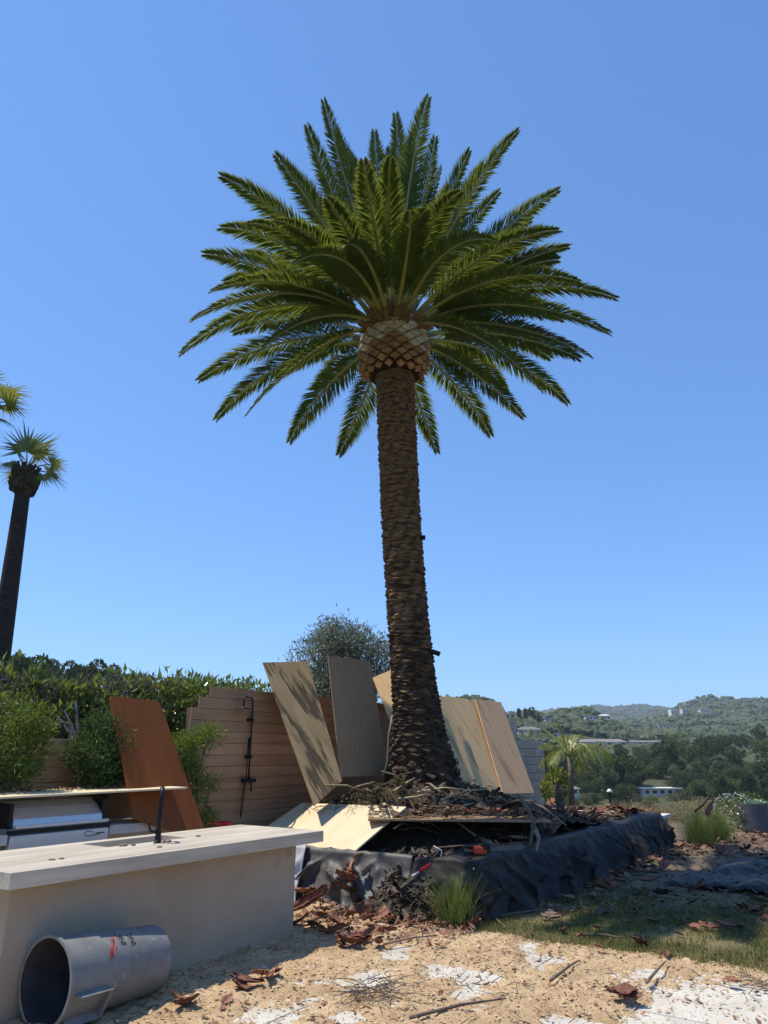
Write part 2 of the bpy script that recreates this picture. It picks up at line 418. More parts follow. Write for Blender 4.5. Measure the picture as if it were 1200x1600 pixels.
PITS = [(470, 1570, .26, .20), (405, 1590, .25, .12), (625, 1490, .13, .22), (580, 1528, .12, .16), (690, 1518, .22, .12), (760, 1526, .26, .12), (740, 1528, .2, .1),
        (830, 1494, .12, .3), (860, 1500, .16, .1), (1000, 1525, .35, .16), (1070, 1568, .32, .18), (1150, 1582, .5, .26), (1190, 1560, .4, .2), (1060, 1592, .45, .2), (725, 1556, .15, .1), (545, 1590, .1, .08), (900, 1600, .3, .1), (1195, 1600, .6, .3)]
PITS = [(hz(a, b), w, h) for a, b, w, h in PITS]
def dust_h(x, y):
    h = 0.021 + 0.014 * fbm(x * 1.1, y * 1.1, 2.2, 3) + 0.021 * fbm(x * 4.5, y * 4.5, 7.7, 4) + 0.013 * fbm(x * 16, y * 16, 1.2, 3)
    for p, w, hh in PITS:
        dx, dy = x - p.x, y - p.y
        a = (dx * RT.x + dy * RT.y) / w; b = (-dx * RT.y + dy * RT.x) / (hh * 1.9)
        q = a * a + b * b
        if q < 6: h -= 0.034 * math.exp(-q * 1.5)
    edge = 7.05 + 0.12 * fbm(x * 2.2, 4.4) + (0.5 if x < -3.7 else 0)
    if y > edge: h -= (y - edge) * 0.3
    if y < 2.6: h -= (2.6 - y) * 0.05
    return max(h, -0.03)
dust = MB().grid(lambda u, v: ((-5.9 + 7.4 * u), (1.9 + 6.0 * v), dust_h(-5.9 + 7.4 * u, 1.9 + 6.0 * v)), 420, 340).build('sawdust_drift', MT['sawdust'], smooth=True)
tag(dust, 'tan sawdust drifted over the white paving', 'sawdust', kind='stuff')

def flakes(name, n, region, zf, smin, smax, m, aspect=2.6, tilt=0.5, keep=None, label=None, cat=None):
    """one mesh of tiny bent flakes, lying on a surface"""
    V = []; Fa = []
    k = 0; tries = 0
    while k < n and tries < n * 6:
        tries += 1
        x = rnd.uniform(region[0], region[1]); y = rnd.uniform(region[2], region[3])
        if keep and not keep(x, y): continue
        z = zf(x, y)
        s_ = smin + (smax - smin) * rnd.random() ** 2.2
        a = rnd.uniform(0, 6.283); l = s_; w = s_ / rnd.uniform(1.3, aspect * 1.4)
        ca, sa = math.cos(a), math.sin(a)
        t1 = rnd.uniform(-tilt, tilt) * l; t2 = rnd.uniform(-tilt, tilt) * w
        z += 0.002 + abs(t1) * 0.45 + abs(t2) * 0.45
        b = len(V)
        for (p, q) in ((-.5, -.4), (.1, -.5), (.55, .1), (.15, .5), (-.45, .35)):
            V.append((x + ca * p * l - sa * q * w, y + sa * p * l + ca * q * w, z + p * t1 + q * t2 + rnd.uniform(0, .1) * s_))
        Fa.append((b, b + 1, b + 2)); Fa.append((b, b + 2, b + 3, b + 4))
        k += 1
    m_ = MB(); m_.v = V; m_.f = Fa
    o = m_.build(name, m)
    tag(o, label, cat, kind='stuff')
    return o
def infront(x, y): return -x * math.sin(YAW) + y * math.cos(YAW) > 4.6 and not (x < -4.95 and y < 5.95)
flakes('wood_chips', 19000, (-5.0, .8, 3.0, 7.6), lambda x, y: max(dust_h(x, y), 0), .008, .035, MT['chip'], keep=lambda x, y: infront(x, y) and (dust_h(x, y) > -0.006 or rnd.random() < .4), label='small pale wood chips strewn through the sawdust', cat='wood chips')
flakes('bark_crumbs', 1500, (-5.0, .8, 3.0, 7.6), lambda x, y: max(dust_h(x, y), 0), .012, .06, MT['litter_red'], keep=lambda x, y: infront(x, y) and (fbm(x * .9, y * .9, 5) > 0.0 or rnd.random() < .15), label='reddish bark crumbs scattered over the sawdust', cat='bark crumbs')

# lawn strip
def lawn_edge(x): return 7.05 + 0.12 * fbm(x * 2.2, 4.4) - 0.06
lawn = MB().grid(lambda u, v: ((-3.75 + 6.4 * u), (6.7 + 3.6 * v), 0.026 + 0.012 * fbm(u * 12, v * 9, 9) - (0.07 if 6.7 + 3.6 * v < lawn_edge(-3.75 + 6.4 * u) + .05 else 0)), 130, 90).build('lawn', MT['lawn'], smooth=True)
tag(lawn, kind='structure')
V = []; Fa = []
for _ in range(95000):
    x = rnd.uniform(-3.75, 1.2); y = rnd.uniform(6.8, 10.2)
    if y < lawn_edge(x) - abs(rnd.gauss(0, .05)): continue
    dens = 0.62 + 0.75 * fbm(x * 1.6, y * 1.6, 6.1) - max(0, y - 8.6) * 0.35
    if y < lawn_edge(x) + .5: dens += .15
    if rnd.random() > dens: continue
    h = rnd.uniform(.015, .055); a = rnd.uniform(0, 6.283); lean = rnd.uniform(.0, .05); w = rnd.uniform(.002, .0045)
    b = len(V); ca, sa = math.cos(a), math.sin(a)
    dx, dy = math.cos(a + rnd.uniform(.8, 2.2)) * lean, math.sin(a + 1.5) * lean
    z0 = 0.022
    V += [(x - ca * w, y - sa * w, z0), (x + ca * w, y + sa * w, z0), (x + ca * w * .7 + dx * .5, y + sa * w * .7 + dy * .5, z0 + h * .6), (x + dx, y + dy, z0 + h)]
    Fa += [(b, b + 1, b + 2), (b, b + 2, b + 3)]
m_ = MB(); m_.v = V; m_.f = Fa
tag(m_.build('grass', MT['blade']), 'short patchy lawn grass along the sawdust edge', 'grass', kind='stuff')

# ------------------------------------------------------------------ raised bed, palm mound
PALM_D = 12.1
PB = hd(664, 1225, PALM_D)           # foot of the trunk on the mound
def bed_z(x, y):
    r = math.hypot(x - PB.x, (y - PB.y))
    fwd = -x * math.sin(YAW) + y * math.cos(YAW)
    m = 0.78 * math.exp(-(r / 2.05) ** 2)
    m *= max(0.0, min(1.0, (fwd - 10.35) / 0.75))
    return 0.44 + m + 0.035 * fbm(x * 2.1, y * 2.1, 3.3) + (0.05 * fbm(x * 7, y * 7, 1.3) if m > .05 else 0)
bed = thing('raised_bed', 'long stone edged raised planting bed around the big palm', 'planting bed', (-5.8, 11.5, 0))
MB().grid(lambda u, v: ((-7.72 + 3.65 * u), (7.62 + 8.2 * v), bed_z(-7.72 + 3.65 * u, 7.62 + 8.2 * v)), 90, 160).build('soil', MT['soil'], bed, smooth=True)
MB().box(-4.12, -3.92, 7.45, 16.0, -.02, .44).build('front_wall', MT['plaster'], bed)
MB().box(-7.72, -4.12, 7.45, 7.62, -.02, .44).build('end_wall', MT['plaster'], bed)
MB().box(-7.72, -4.12, 15.82, 16.0, -.02, .44).build('far_wall', MT['plaster'], bed)
y = 7.42
while y < 16.0:
    L_ = min(1.15, 16.04 - y)
    MB().box(-4.18, -3.86, y, y + L_ - .008, .442, .505).build('coping_stone', MT['stone_cap'], bed, bevel=.006); y += L_
x = -7.70
while x < -4.2:
    L_ = min(1.15, -4.19 - x)
    MB().box(x, x + L_ - .008, 7.41, 7.68, .442, .505).build('coping_stone', MT['stone_cap'], bed, bevel=.006)
    MB().box(x, x + L_ - .008, 15.76, 16.04, .442, .505).build('coping_stone', MT['stone_cap'], bed, bevel=.006); x += L_

# ------------------------------------------------------------------ fences and walls
FX = -7.80
tall = thing('wood_fence', 'tall cedar plank fence carrying the black shower pipe', 'fence', (FX, 9.5, 0))
pitch = 0.1531
for i in range(16):
    z0 = 0.10 + i * pitch
    y0 = 6.86 if i < 14 else (6.98 if i == 14 else 7.17)
    cuts = [y0] + sorted(rnd.uniform(8.6, 13.2) for _ in range(1)) + [14.2]
    for a, b in zip(cuts[:-1], cuts[1:]):
        dx = rnd.uniform(-.002, .002)
        MB().box(FX - .012 + dx, FX + .012 + dx, a + .002, b - .002, z0 + .0022, z0 + pitch - .0022).build('plank', MT['cedar'], tall, bevel=.003)
MB().box(FX - .0165, FX - .0145, 6.87, 14.19, .11, 2.24).build('light_stop_sheet', MT['post'], tall)  # unseen sheet added behind the planks to stop light through the gaps
MB().box(FX - .0165, FX - .0145, 7.18, 14.19, 2.24, 2.54).build('light_stop_sheet', MT['post'], tall)
for yy in (6.93, 9.3, 11.7, 14.1):
    MB().box(FX - .115, FX - .017, yy - .05, yy + .05, 0, 2.4 if yy > 7 else 2.25).build('post', MT['post'], tall)
low = thing('wood_fence', 'low cedar plank fence behind the covered grill', 'fence', (FX, 4.4, 0))
for i in range(12):
    z0 = -.03 + i * pitch
    MB().box(FX - .012, FX + .012, 1.4, 6.84, z0 + .0022, z0 + pitch - .0022).build('plank', MT['cedar'], low, bevel=.003)
MB().box(FX - .0165, FX - .0135, 1.41, 6.83, 0, 1.80).build('light_stop_sheet', MT['post'], low)  # same added light stop behind the low planks
for yy in (1.6, 4.0, 6.3):
    MB().box(FX - .115, FX - .017, yy - .05, yy + .05, 0, 1.78).build('post', MT['post'], low)

bw = thing('block_wall', 'grey concrete block wall ending beyond the plywood sheets', 'wall', (FX, 17, 0))
MB().box(FX - .09, FX + .085, 14.3, 19.08, 0, 1.98).build('mortar_core', MT['mortar'], bw)
proto = None
for r_ in range(10):
    z0 = .02 + r_ * .195
    yy = 16.2 - (.2 if r_ % 2 else 0)
    if z0 + .19 > 2.0: break
    while yy < 19.1:
        ln = min(.39, 19.1 - yy)
        if ln > .1:
            if r_ == 9:
                for q in range(4):
                    if yy + q * .0975 + .09 < 19.11:
                        MB().box(FX - .1, FX + .104, yy + q * .0975, yy + q * .0975 + .09, z0, z0 + .185).build('cap_block', MT['block'], bw, bevel=.004)
            else:
                MB().box(FX - .1, FX + .1 + rnd.uniform(-.003, .003), yy, yy + ln - .012, z0, z0 + .183).build('block', MT['block'], bw, bevel=.004)
        yy += .39
MB().box(FX - .1, FX + .1, 14.25, 17.45, 2.0, 2.42).build('upper_course', MT['block'], bw, bevel=.004)

# strip of soil along the fence
strip = MB().grid(lambda u, v: ((-7.78 + .75 * u), (1.5 + 5.94 * v), 0.40 + .04 * fbm(u * 4, v * 22)), 8, 50).build('planting_soil', MT['soil'], smooth=True)
tag(strip, kind='structure')
MB().box(-7.03, -6.96, 6.1, 7.4, 0, .45).build('kerb', MT['plaster']); tag(bpy.data.objects['kerb'], kind='structure')

# ------------------------------------------------------------------ stone island with sink and faucet
isl = thing('kitchen_island', 'long stone topped outdoor kitchen island with plaster front', 'kitchen island', (-5.4, 4.4, 0))
MB().box(-5.78, -5.0, 2.98, 5.87, -.02, .818).build('base', MT['plaster'], isl, bevel=.006)
b_ = MB()
X0, X1, Y0, Y1, Z0, Z1 = -5.97, -4.82, 2.86, 6.07, .82, .92
sx0, sx1, sy0, sy1 = -5.84, -5.47, 4.05, 4.90
xs = [X0, sx0, sx1, X1]; ys = [Y0, sy0, sy1, Y1]
idx = {}
for k, z in enumerate((Z0, Z1)):
    for i, xx in enumerate(xs):
        for j, yy in enumerate(ys):
            idx[(i, j, k)] = len(b_.v); b_.v.append((xx, yy, z))
for i in range(3):
    for j in range(3):
        if (i, j) == (1, 1): continue
        b_.f.append((idx[(i, j, 1)], idx[(i + 1, j, 1)], idx[(i + 1, j + 1, 1)], idx[(i, j + 1, 1)]))
        b_.f.append((idx[(i, j, 0)], idx[(i, j + 1, 0)], idx[(i + 1, j + 1, 0)], idx[(i + 1, j, 0)]))
for i in range(3):
    b_.f.append((idx[(i, 0, 0)], idx[(i + 1, 0, 0)], idx[(i + 1, 0, 1)], idx[(i, 0, 1)]))
    b_.f.append((idx[(i + 1, 3, 0)], idx[(i, 3, 0)], idx[(i, 3, 1)], idx[(i + 1, 3, 1)]))
    b_.f.append((idx[(0, i + 1, 0)], idx[(0, i, 0)], idx[(0, i, 1)], idx[(0, i + 1, 1)]))
    b_.f.append((idx[(3, i, 0)], idx[(3, i + 1, 0)], idx[(3, i + 1, 1)], idx[(3, i, 1)]))
for (a, c) in (((1, 1), (2, 1)), ((2, 1), (2, 2)), ((2, 2), (1, 2)), ((1, 2), (1, 1))):
    b_.f.append((idx[(*a, 1)], idx[(*c, 1)], idx[(*c, 0)], idx[(*a, 0)]))
b_.build('countertop', MT['travertine'], isl, bevel=.003)
s_ = MB()
s_.box(sx0 - .01, sx1 + .01, sy0 - .01, sy1 + .01, .62, .63); s_.box(sx0 - .015, sx0 - .003, sy0 - .01, sy1 + .01, .63, .819); s_.box(sx1 + .003, sx1 + .015, sy0 - .01, sy1 + .01, .63, .819)
s_.box(sx0, sx1, sy0 - .015, sy0 - .003, .63, .819); s_.box(sx0, sx1, sy1 + .003, sy1 + .015, .63, .819)
s_.build('sink', MT['steel_panel'], isl)
fa = thing('faucet', 'matte black gooseneck faucet on the island top', 'faucet', (-5.36, 4.47, .92))
fx, fy = -5.37, 4.47
MB().lathe([(.032, 0), (.032, .012), (.026, .018), (.024, .09), (.024, .125), (.02, .13)], 20, Matrix.Translation((fx, fy, .92))).build('base', MT['black_metal'], fa, smooth=False)
pts = [(fx, fy, 1.04)] + [(fx, fy, z) for z in (1.12, 1.2, 1.28)] + [(fx - .077 * (.075 / .1) * (1 - math.cos(q)), fy + .063 * (.075 / .1) * (1 - math.cos(q)), 1.28 + .075 * math.sin(q)) for q in [i * math.pi / 9 for i in range(1, 10)]] + [(fx - .1155, fy + .0945, 1.22), (fx - .1155, fy + .0945, 1.17)]
MB().tube(pts, .021, 12).build('spout', MT['black_metal'], fa, smooth=True)
MB().tube([(fx - .1155, fy + .0945, 1.175), (fx - .1155, fy + .0945, 1.11)], .024, 12).build('spray_head', MT['black_metal'], fa)
MB().tube([(fx, fy - .02, 1.01), (fx - .01, fy - .075, 1.015), (fx - .01, fy - .085, 1.03), (fx - .015, fy - .11, 1.10)], [.012, .012, .010, .008], 10).build('lever', MT['black_metal'], fa, smooth=True)
for (xx, yy, s) in ((-5.33, 4.56, .018), (-5.36, 4.535, .014), (-5.42, 4.16, .02), (-5.10, 4.27, .012), (-5.45, 5.0, .012), (-5.15, 3.35, .012), (-5.14, 3.42, .01), (-5.38, 4.43 - .2, .013)):
    tag(MB().lathe([(s, 0), (s * 1.3, s * .4), (s * .6, s * .9)], 7, Matrix.Translation((xx, yy, .921)) @ Matrix.Rotation(xx * 9, 4, 'Z') @ Matrix.Scale(1.8, 4, (1, 0, 0))).build('bark_crumb', MT['bark_brown']), 'small dark bark crumb lying on the island top', 'crumb', 'crumbs on the island top')

# ------------------------------------------------------------------ grill counter
gc = thing('grill_counter', 'low concrete grill counter beside the cedar fence', 'counter', (-7.2, 4.6, 0))
MB().box(-7.68, -6.85, 5.07, 6.05, .85, .94).build('countertop', MT['concrete'], gc, bevel=.005)
MB().box(-7.6, -6.93, 5.07, 5.98, 0, .848).build('base', MT['plaster'], gc)
MB().box(-7.6, -6.93, 2.6, 3.98, 0, .848).build('base', MT['plaster'], gc)
MB().box(-7.68, -6.85, 2.5, 3.98, .85, .94).build('countertop', MT['concrete'], gc, bevel=.005)
MB().box(-7.6, -6.95, 3.98, 5.07, 0, .66).build('base', MT['plaster'], gc)
gr = thing('grill', 'stainless steel built in barbecue grill under a plywood board', 'grill', (-7.2, 4.5, .66))
MB().box(-7.55, -6.88, 4.0, 5.05, .665, .98).build('firebox', MT['steel_panel'], gr, bevel=.006)
MB().box(-6.879, -6.845, 4.0, 5.05, .735, .925).build('control_panel', MT['steel'], gr, bevel=.006)
m_ = MB()
prof = [(-7.55, .985), (-6.90, .985), (-6.92, 1.06), (-7.02, 1.15), (-7.14, 1.21), (-7.35, 1.235), (-7.55, 1.20)]
n = len(prof)
m_.v = [(p[0], 4.05, p[1]) for p in prof] + [(p[0], 5.0, p[1]) for p in prof]
m_.f = [tuple(range(n)), tuple(reversed(range(n, 2 * n)))] + [(i, i + n, (i + 1) % n + n, (i + 1) % n) for i in range(n)]
hood = m_.build('hood', MT['steel'], gr)
MB().box(-7.5, -6.93, 4.01, 4.045, .985, 1.20).build('hood_end', MT['black_plastic'], gr)
MB().box(-7.5, -6.93, 5.005, 5.04, .985, 1.20).build('hood_end', MT['black_plastic'], gr)
MB().box(-6.86, -6.83, 4.03, 5.03, .985, 1.012).build('hood_handle', MT['steel'], hood, bevel=.004)
MB().box(-6.9, -6.84, 3.99, 5.06, .935, .972).build('drip_rail', MT['black_metal'], gr)
for i in range(6):
    yy = 4.12 + i * .165
    k = MB().lathe([(.036, 0), (.036, .006), (.026, .008), (.024, .04), (.018, .043)], 18, Matrix.Translation((-6.845, yy, .775)) @ Matrix.Rotation(R(90), 4, 'Y')).build('knob', MT['black_plastic'], gr)
# maker's mark: a dark loop with a short stroke
MB().tube([(-6.8435, 4.82 + .05 * math.cos(q), .885 + .022 * math.sin(q)) for q in [i * .5 for i in range(11)]] + [(-6.8435, 4.95, .872)], .0035, 6).build('mark', MT['ink'], gr)
MB().box(-6.8445, -6.842, 4.90, 5.0, .877, .887).build('mark', MT['ink'], gr)
# boards, bottle
def sheet(name, label, mt, tl, tr, br, bl, th=.018, cat='plywood sheet', group=None, rnd_corner=0.0):
    """flat board from four corners; local X along the width, local Z along the length"""
    tl, tr, br, bl = map(Vector, (tl, tr, br, bl))
    c = (bl + br) / 2
    ex = ((tr - tl) + (br - bl)).normalized()
    ez = ((tl - bl) + (tr - br)); ez = (ez - ex * ez.dot(ex)).normalized()
    ey = ez.cross(ex)
    Mx = Matrix((ex, ey, ez)).transposed()
    P = [Mx.transposed() @ (p - c) for p in (bl, br, tr, tl)]
    pts = [(p.x, p.z) for p in P]
    if rnd_corner:
        out = []
        for i, p in enumerate(pts):
            a = Vector(pts[i - 1]) - Vector(p); b = Vector(pts[(i + 1) % 4]) - Vector(p)
            if i >= 2:
                a.normalize(); b.normalize()
                for q in range(5):
                    t = q / 4; out.append(tuple(Vector(p) + a * rnd_corner * (1 - t) ** 2 + b * rnd_corner * t ** 2))
            else: out.append(p)
        pts = out
    m_ = MB(); n = len(pts)
    m_.v = [(x, -th / 2, z) for x, z in pts] + [(x, th / 2, z) for x, z in pts]
    m_.f = [tuple(range(n)), tuple(reversed(range(n, 2 * n)))] + [((i + 1) % n, i, i + n, (i + 1) % n + n) for i in range(n)]
    o = m_.build(name, MT[mt], local=True, bevel=.002)
    o.location = c
    o.rotation_mode = 'QUATERNION'; o.rotation_quaternion = Mx.to_quaternion()
    tag(o, label, cat, group)
    return o
sheet('plywood_sheet', 'flat plywood board with bark litter covering the grill', 'ply_pale', (-7.55, 2.9, 1.275), (-6.78, 2.9, 1.262), (-6.78, 6.0, 1.272), (-7.45, 5.95, 1.285))
flakes('bark_litter', 500, (-7.5, -6.9, 3.0, 5.4), lambda x, y: 1.285, .02, .07, MT['litter_red'], keep=lambda x, y: (x < -7.05 and fbm(x * 3, y * 2) > -.3), label='red brown bark litter lying on the grill board', cat='bark litter')
sheet('plywood_sheet', 'rust brown plywood sheet with rounded corners leaning by the grill', 'ply_rust', hx(165, 1092, -7.62), hx(254, 1092, -7.62), hx(320, 1320, -6.80), hx(214, 1275, -6.74), rnd_corner=.07)
bt = thing('bottle', 'clear plastic bottle standing on the grill counter', 'bottle', (-7.2, 5.74, .94))
MB().lathe([(.03, 0), (.034, .01), (.034, .10), (.03, .14), (.013, .175), (.013, .19)], 16, Matrix.Translation((-7.2, 5.74, .941))).build('body', MT['clear_bottle'], bt, smooth=True)
MB().lathe([(.015, 0), (.015, .02)], 12, Matrix.Translation((-7.2, 5.74, 1.132))).build('cap', MT['white_plastic'], bt)
bk = thing('bucket', 'bright red bucket standing below the shower', 'bucket', (-7.3, 7.02, .4))
MB().lathe([(.11, 0), (.15, .36), (.162, .365), (.162, .385), (.145, .385), (.105, .01)], 28, Matrix.Translation((-7.3, 7.04, .425))).build('body', MT['red_plastic'], bk, smooth=True)
MB().tube([(-7.3 + .16 * math.cos(q), 7.04 - .02 - .1 * math.sin(q), .79 - .04 * math.sin(q)) for q in [i * math.pi / 10 for i in range(11)]], .004, 6).build('handle', MT['black_metal'], bk)

# ------------------------------------------------------------------ shower pipe on the fence
sh = thing('outdoor_shower', 'black exposed shower pipe with hand hose on the cedar fence', 'shower', (FX, 7.95, .8))
SXp = FX + .07
def sp(x, y): return hx(x, y, SXp)
col_b = sp(389, 1212); col_t = sp(395, 1098)
ycol = (col_b.y + col_t.y) / 2
ztop = 2.43
pts = [(SXp, ycol, 1.3), (SXp, ycol, ztop - .06), (SXp, ycol - .02, ztop - .02), (SXp + .02, ycol - .06, ztop)]
pts += [(SXp + .05, ycol - .2, ztop + .005), (SXp + .08, ycol - .26, ztop + .005), (SXp + .1, ycol - .285, ztop - .02), (SXp + .1, ycol - .29, ztop - .14)]
MB().tube(pts, .0125, 10).build('riser_pipe', MT['black_metal'], sh, smooth=True)
MB().lathe([(.012, .03), (.03, .015), (.11, .008), (.115, 0), (.0, 0)], 28, Matrix.Translation((SXp + .1, ycol - .29, ztop - .17)), cap=False).build('rain_head', MT['black_metal'], sh)
for zz in (2.12, 1.60):
    MB().box(FX + .012, SXp + .022, ycol - .06, ycol + .03, zz - .018, zz + .018).build('bracket', MT['black_metal'], sh, bevel=.004)
MB().tube([(SXp + .01, ycol - .13, 1.28), (SXp + .01, ycol + .12, 1.28)], .028, 12).build('valve', MT['black_metal'], sh)
MB().box(FX + .012, SXp, ycol - .09, ycol - .04, 1.26, 1.30).build('wall_mount', MT['black_metal'], sh)
MB().tube([(SXp + .015, ycol + .02, 1.27), (SXp + .05, ycol + .01, 1.20), (SXp + .055, ycol, 1.13)], .012, 8).build('lever', MT['black_metal'], sh)
MB().tube([(SXp + .03, ycol - .075, 1.63), (SXp + .03, ycol - .065, 1.87)], [.013, .017], 10).build('hand_spray', MT['black_metal'], sh)
MB().tube([(SXp + .03, ycol - .075, 1.63), (SXp + .03, ycol - .085, 1.3), (SXp + .025, ycol - .12, .9), (SXp + .02, ycol - .14, .8), (SXp + .02, ycol - .15, .84), (SXp + .02, ycol - .11, 1.25)], .007, 8).build('hose', MT['black_plastic'], sh, smooth=True)

# ------------------------------------------------------------------ grey bin lying by the island
bn = thing('trash_bin', 'scuffed grey plastic bin lying on its side by the island', 'bin', (-4.6, 3.4, 0))
mouth, tail = Vector((-4.71, 3.13, .268)), Vector((-4.735, 3.98, .232))
ax = (tail - mouth).normalized()
e1 = Vector((1, 0, 0)); e1 = (e1 - ax * e1.dot(ax)).normalized(); e2 = ax.cross(e1)   # e2 ~ -z
BM = Matrix((( e1.x, e2.x, ax.x, mouth.x), (e1.y, e2.y, ax.y, mouth.y), (e1.z, e2.z, ax.z, mouth.z), (0, 0, 0, 1)))
LB = (tail - mouth).length
def brad(t): return .248 - .030 * t / LB
prof = [(.213, LB - .012), (.217, LB), (brad(LB), LB - .015), (brad(.9), .85), (brad(.30) - .0, .30), (brad(.24) + .007, .295), (brad(.1) + .007, .03), (.264, .025), (.266, .0), (.249, .0)]
MB().lathe(prof, 64, BM, cap=False).lathe([(.001, LB - .013), (.214, LB - .013)], 64, BM, cap=False).build('body', MT['bin'], bn, smooth=False)
body = bpy.data.objects['body']
for o in bn.children:
    if o.name.startswith('body'):
        for p in o.data.polygons: p.use_smooth = True
        md = o.modifiers.new('es', 'EDGE_SPLIT'); md.split_angle = R(32)
MB().lathe([(.249, .001), (brad(.15) - .006, .06), (.207, LB - .025), (.001, LB - .025)], 64, BM, cap=False).build('inside', MT['bin_inside_shade'], bn, smooth=True)
def cyl(ang, t, off=.0):     # point on the bin's side: ang degrees above horizontal on the +X side
    a = R(ang); r = brad(t) + off
    return BM @ Vector((r * math.cos(a), -r * math.sin(a), t))
def patch(name, m, a0, a1, t0, t1, off, nu=8, nv=6, jag=0.0):
    def fn(u, v):
        j = jag * fbm(u * 5, v * 5, 2) if jag else 0
        return cyl(a0 + (a1 - a0) * u + j * 30, t0 + (t1 - t0) * v + j * .05 + (.06 * u if jag else 0), off)
    return MB().grid(fn, nu, nv).build(name, m, bn, smooth=True)
patch('red_smear', MT['red_paint'], 34, 60, .315, .36, .0015, jag=1)
# handle bracket
def pbox(a0, a1, t0, t1, o0, o1):
    P = [cyl(a0, t0, o0), cyl(a0, t1, o0), cyl(a1, t1, o0), cyl(a1, t0, o0), cyl(a0, t0, o1), cyl(a0, t1, o1), cyl(a1, t1, o1), cyl(a1, t0, o1)]
    return P
hm = MB()
hm.hexa(pbox(-10, -8.2, .05, .31, .004, .062)); hm.hexa(pbox(-46, -10, .285, .31, .004, .06)); hm.hexa(pbox(-48, -45.5, .05, .31, .004, .06)); 
hm.build('handle', MT['bin'], bn, bevel=.003)
patch('handle_recess', MT['red_paint'], -44, -12, .07, .28, .0035)
def text_mesh(name, txt, size, m, parent, fn):
    cu = bpy.data.curves.new(name, 'FONT'); cu.body = txt; cu.size = size; cu.resolution_u = 2
    to = bpy.data.objects.new(name, cu); link(to)
    dg = bpy.context.evaluated_depsgraph_get()
    me = bpy.data.meshes.new_from_object(to.evaluated_get(dg))
    bpy.data.objects.remove(to)
    for v in me.vertices: v.co = fn(v.co.x, v.co.y) - ORG[parent.name]
    me.materials.clear(); me.materials.append(m); me.name = name
    o = link(bpy.data.objects.new(name, me)); o.parent = parent
    return o
r2 = 180 / math.pi / .235
text_mesh('lettering', 'INE', .062, MT['ink'], bn, lambda x, y: cyl(45 + x * r2, .475 - y, .002))
text_mesh('lettering', 'INC', .062, MT['ink'], bn, lambda x, y: cyl(42 + x * r2, .555 - y, .002))

# ------------------------------------------------------------------ plywood sheets round the palm
sheet('plywood_sheet', 'weathered plywood sheet leaning left against the fence in streaky sun and painted shade', 'ply_old_shade', hx(413, 1033, -7.72), hx(478, 1036, -7.72), hx(537, 1218, -6.62), hx(488, 1262, -6.62))
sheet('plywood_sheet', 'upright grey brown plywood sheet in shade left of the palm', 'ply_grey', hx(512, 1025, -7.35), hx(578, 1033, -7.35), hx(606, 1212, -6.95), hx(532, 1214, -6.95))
sheet('plywood_sheet', 'tilted split plywood sheet half hidden behind the palm trunk', 'ply_warm', hx(583, 1058, -7.68), hx(655, 1030, -7.68), hx(675, 1100, -6.9), hx(614, 1140, -6.9))
sheet('plywood_sheet', 'narrow plywood sheet close behind the palm foot', 'ply_warm', hx(655, 1082, -7.45), hx(700, 1090, -7.45), hx(748, 1240, -6.35), hx(690, 1236, -6.35))
sheet('plywood_sheet', 'middle tan plywood sheet overlapped by the pinkish one', 'ply_warm', hx(694, 1089, -7.70), hx(744, 1094, -7.70), hx(792, 1240, -6.50), hx(738, 1236, -6.50))
sheet('plywood_sheet', 'pinkish plywood sheet nearest the concrete block wall', 'ply_pink', hx(741, 1093, -7.64), hx(783, 1097, -7.64), hx(834, 1240, -6.44), hx(786, 1240, -6.44))
# sloping pale sheet over the bed edge
sheet('plywood_sheet', 'pale plywood sheet sloping over the bed edge in striped sunlight', 'ply_pale', (-7.35, 8.72, .95), (-5.57, 8.80, .955), (-5.57, 7.62, .525), (-7.35, 7.55, .52))
# litter platform
pf = [hd(575, 1281, 9.95), hd(862, 1284, 10.35)]
dirv = Vector((-.56, .83, 0)) * 1.2
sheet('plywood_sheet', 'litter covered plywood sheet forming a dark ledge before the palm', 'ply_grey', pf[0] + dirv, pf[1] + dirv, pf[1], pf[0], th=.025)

# ------------------------------------------------------------------ big date palm
palm = thing('date_palm', 'tall date palm with pineapple shaped crown base', 'palm', PB)
ROWS = [(560, 616, 33), (575, 616.5, 31.5), (640, 619, 31), (700, 621.5, 31.5), (770, 624.5, 32), (840, 628, 32.5), (900, 632.5, 33), (960, 637, 34), (1010, 641.5, 35), (1050, 645, 36), (1100, 650.5, 39.5), (1150, 655.5, 44.5), (1185, 658.5, 49), (1210, 661, 54), (1235, 663, 60)]
CL = []
for y_, cx, hw in ROWS:
    p = hd(cx, y_, PALM_D); CL.append((p.z, p.x, p.y, hw / FPX * depth(p)))
CL.sort()
CLA = np.array(CL)
def trunk_at(z):
    return Vector((np.interp(z, CLA[:, 0], CLA[:, 1]), np.interp(z, CLA[:, 0], CLA[:, 2]), z)), float(np.interp(z, CLA[:, 0], CLA[:, 3]))
ZT = CL[-1][0]; ZB = CL[0][0]
m_ = MB()
NR, NS = 150, 40
for i in range(NR + 1):
    z = ZB - .15 + (ZT - ZB + .15) * i / NR
    c, r_ = trunk_at(z)
    for k in range(NS):
        q = 2 * math.pi * k / NS
        rr = (r_ - .045) * (1 + .03 * fbm(math.cos(q) * 3, math.sin(q) * 3, z * 3))
        m_.v.append((c.x + rr * math.cos(q), c.y + rr * math.sin(q), z))
for i in range(NR):
    for k in range(NS):
        k2 = (k + 1) % NS
        m_.f.append((i * NS + k, i * NS + k2, (i + 1) * NS + k2, (i + 1) * NS + k))
trunk = m_.build('trunk', MT['trunk'], palm, smooth=True)
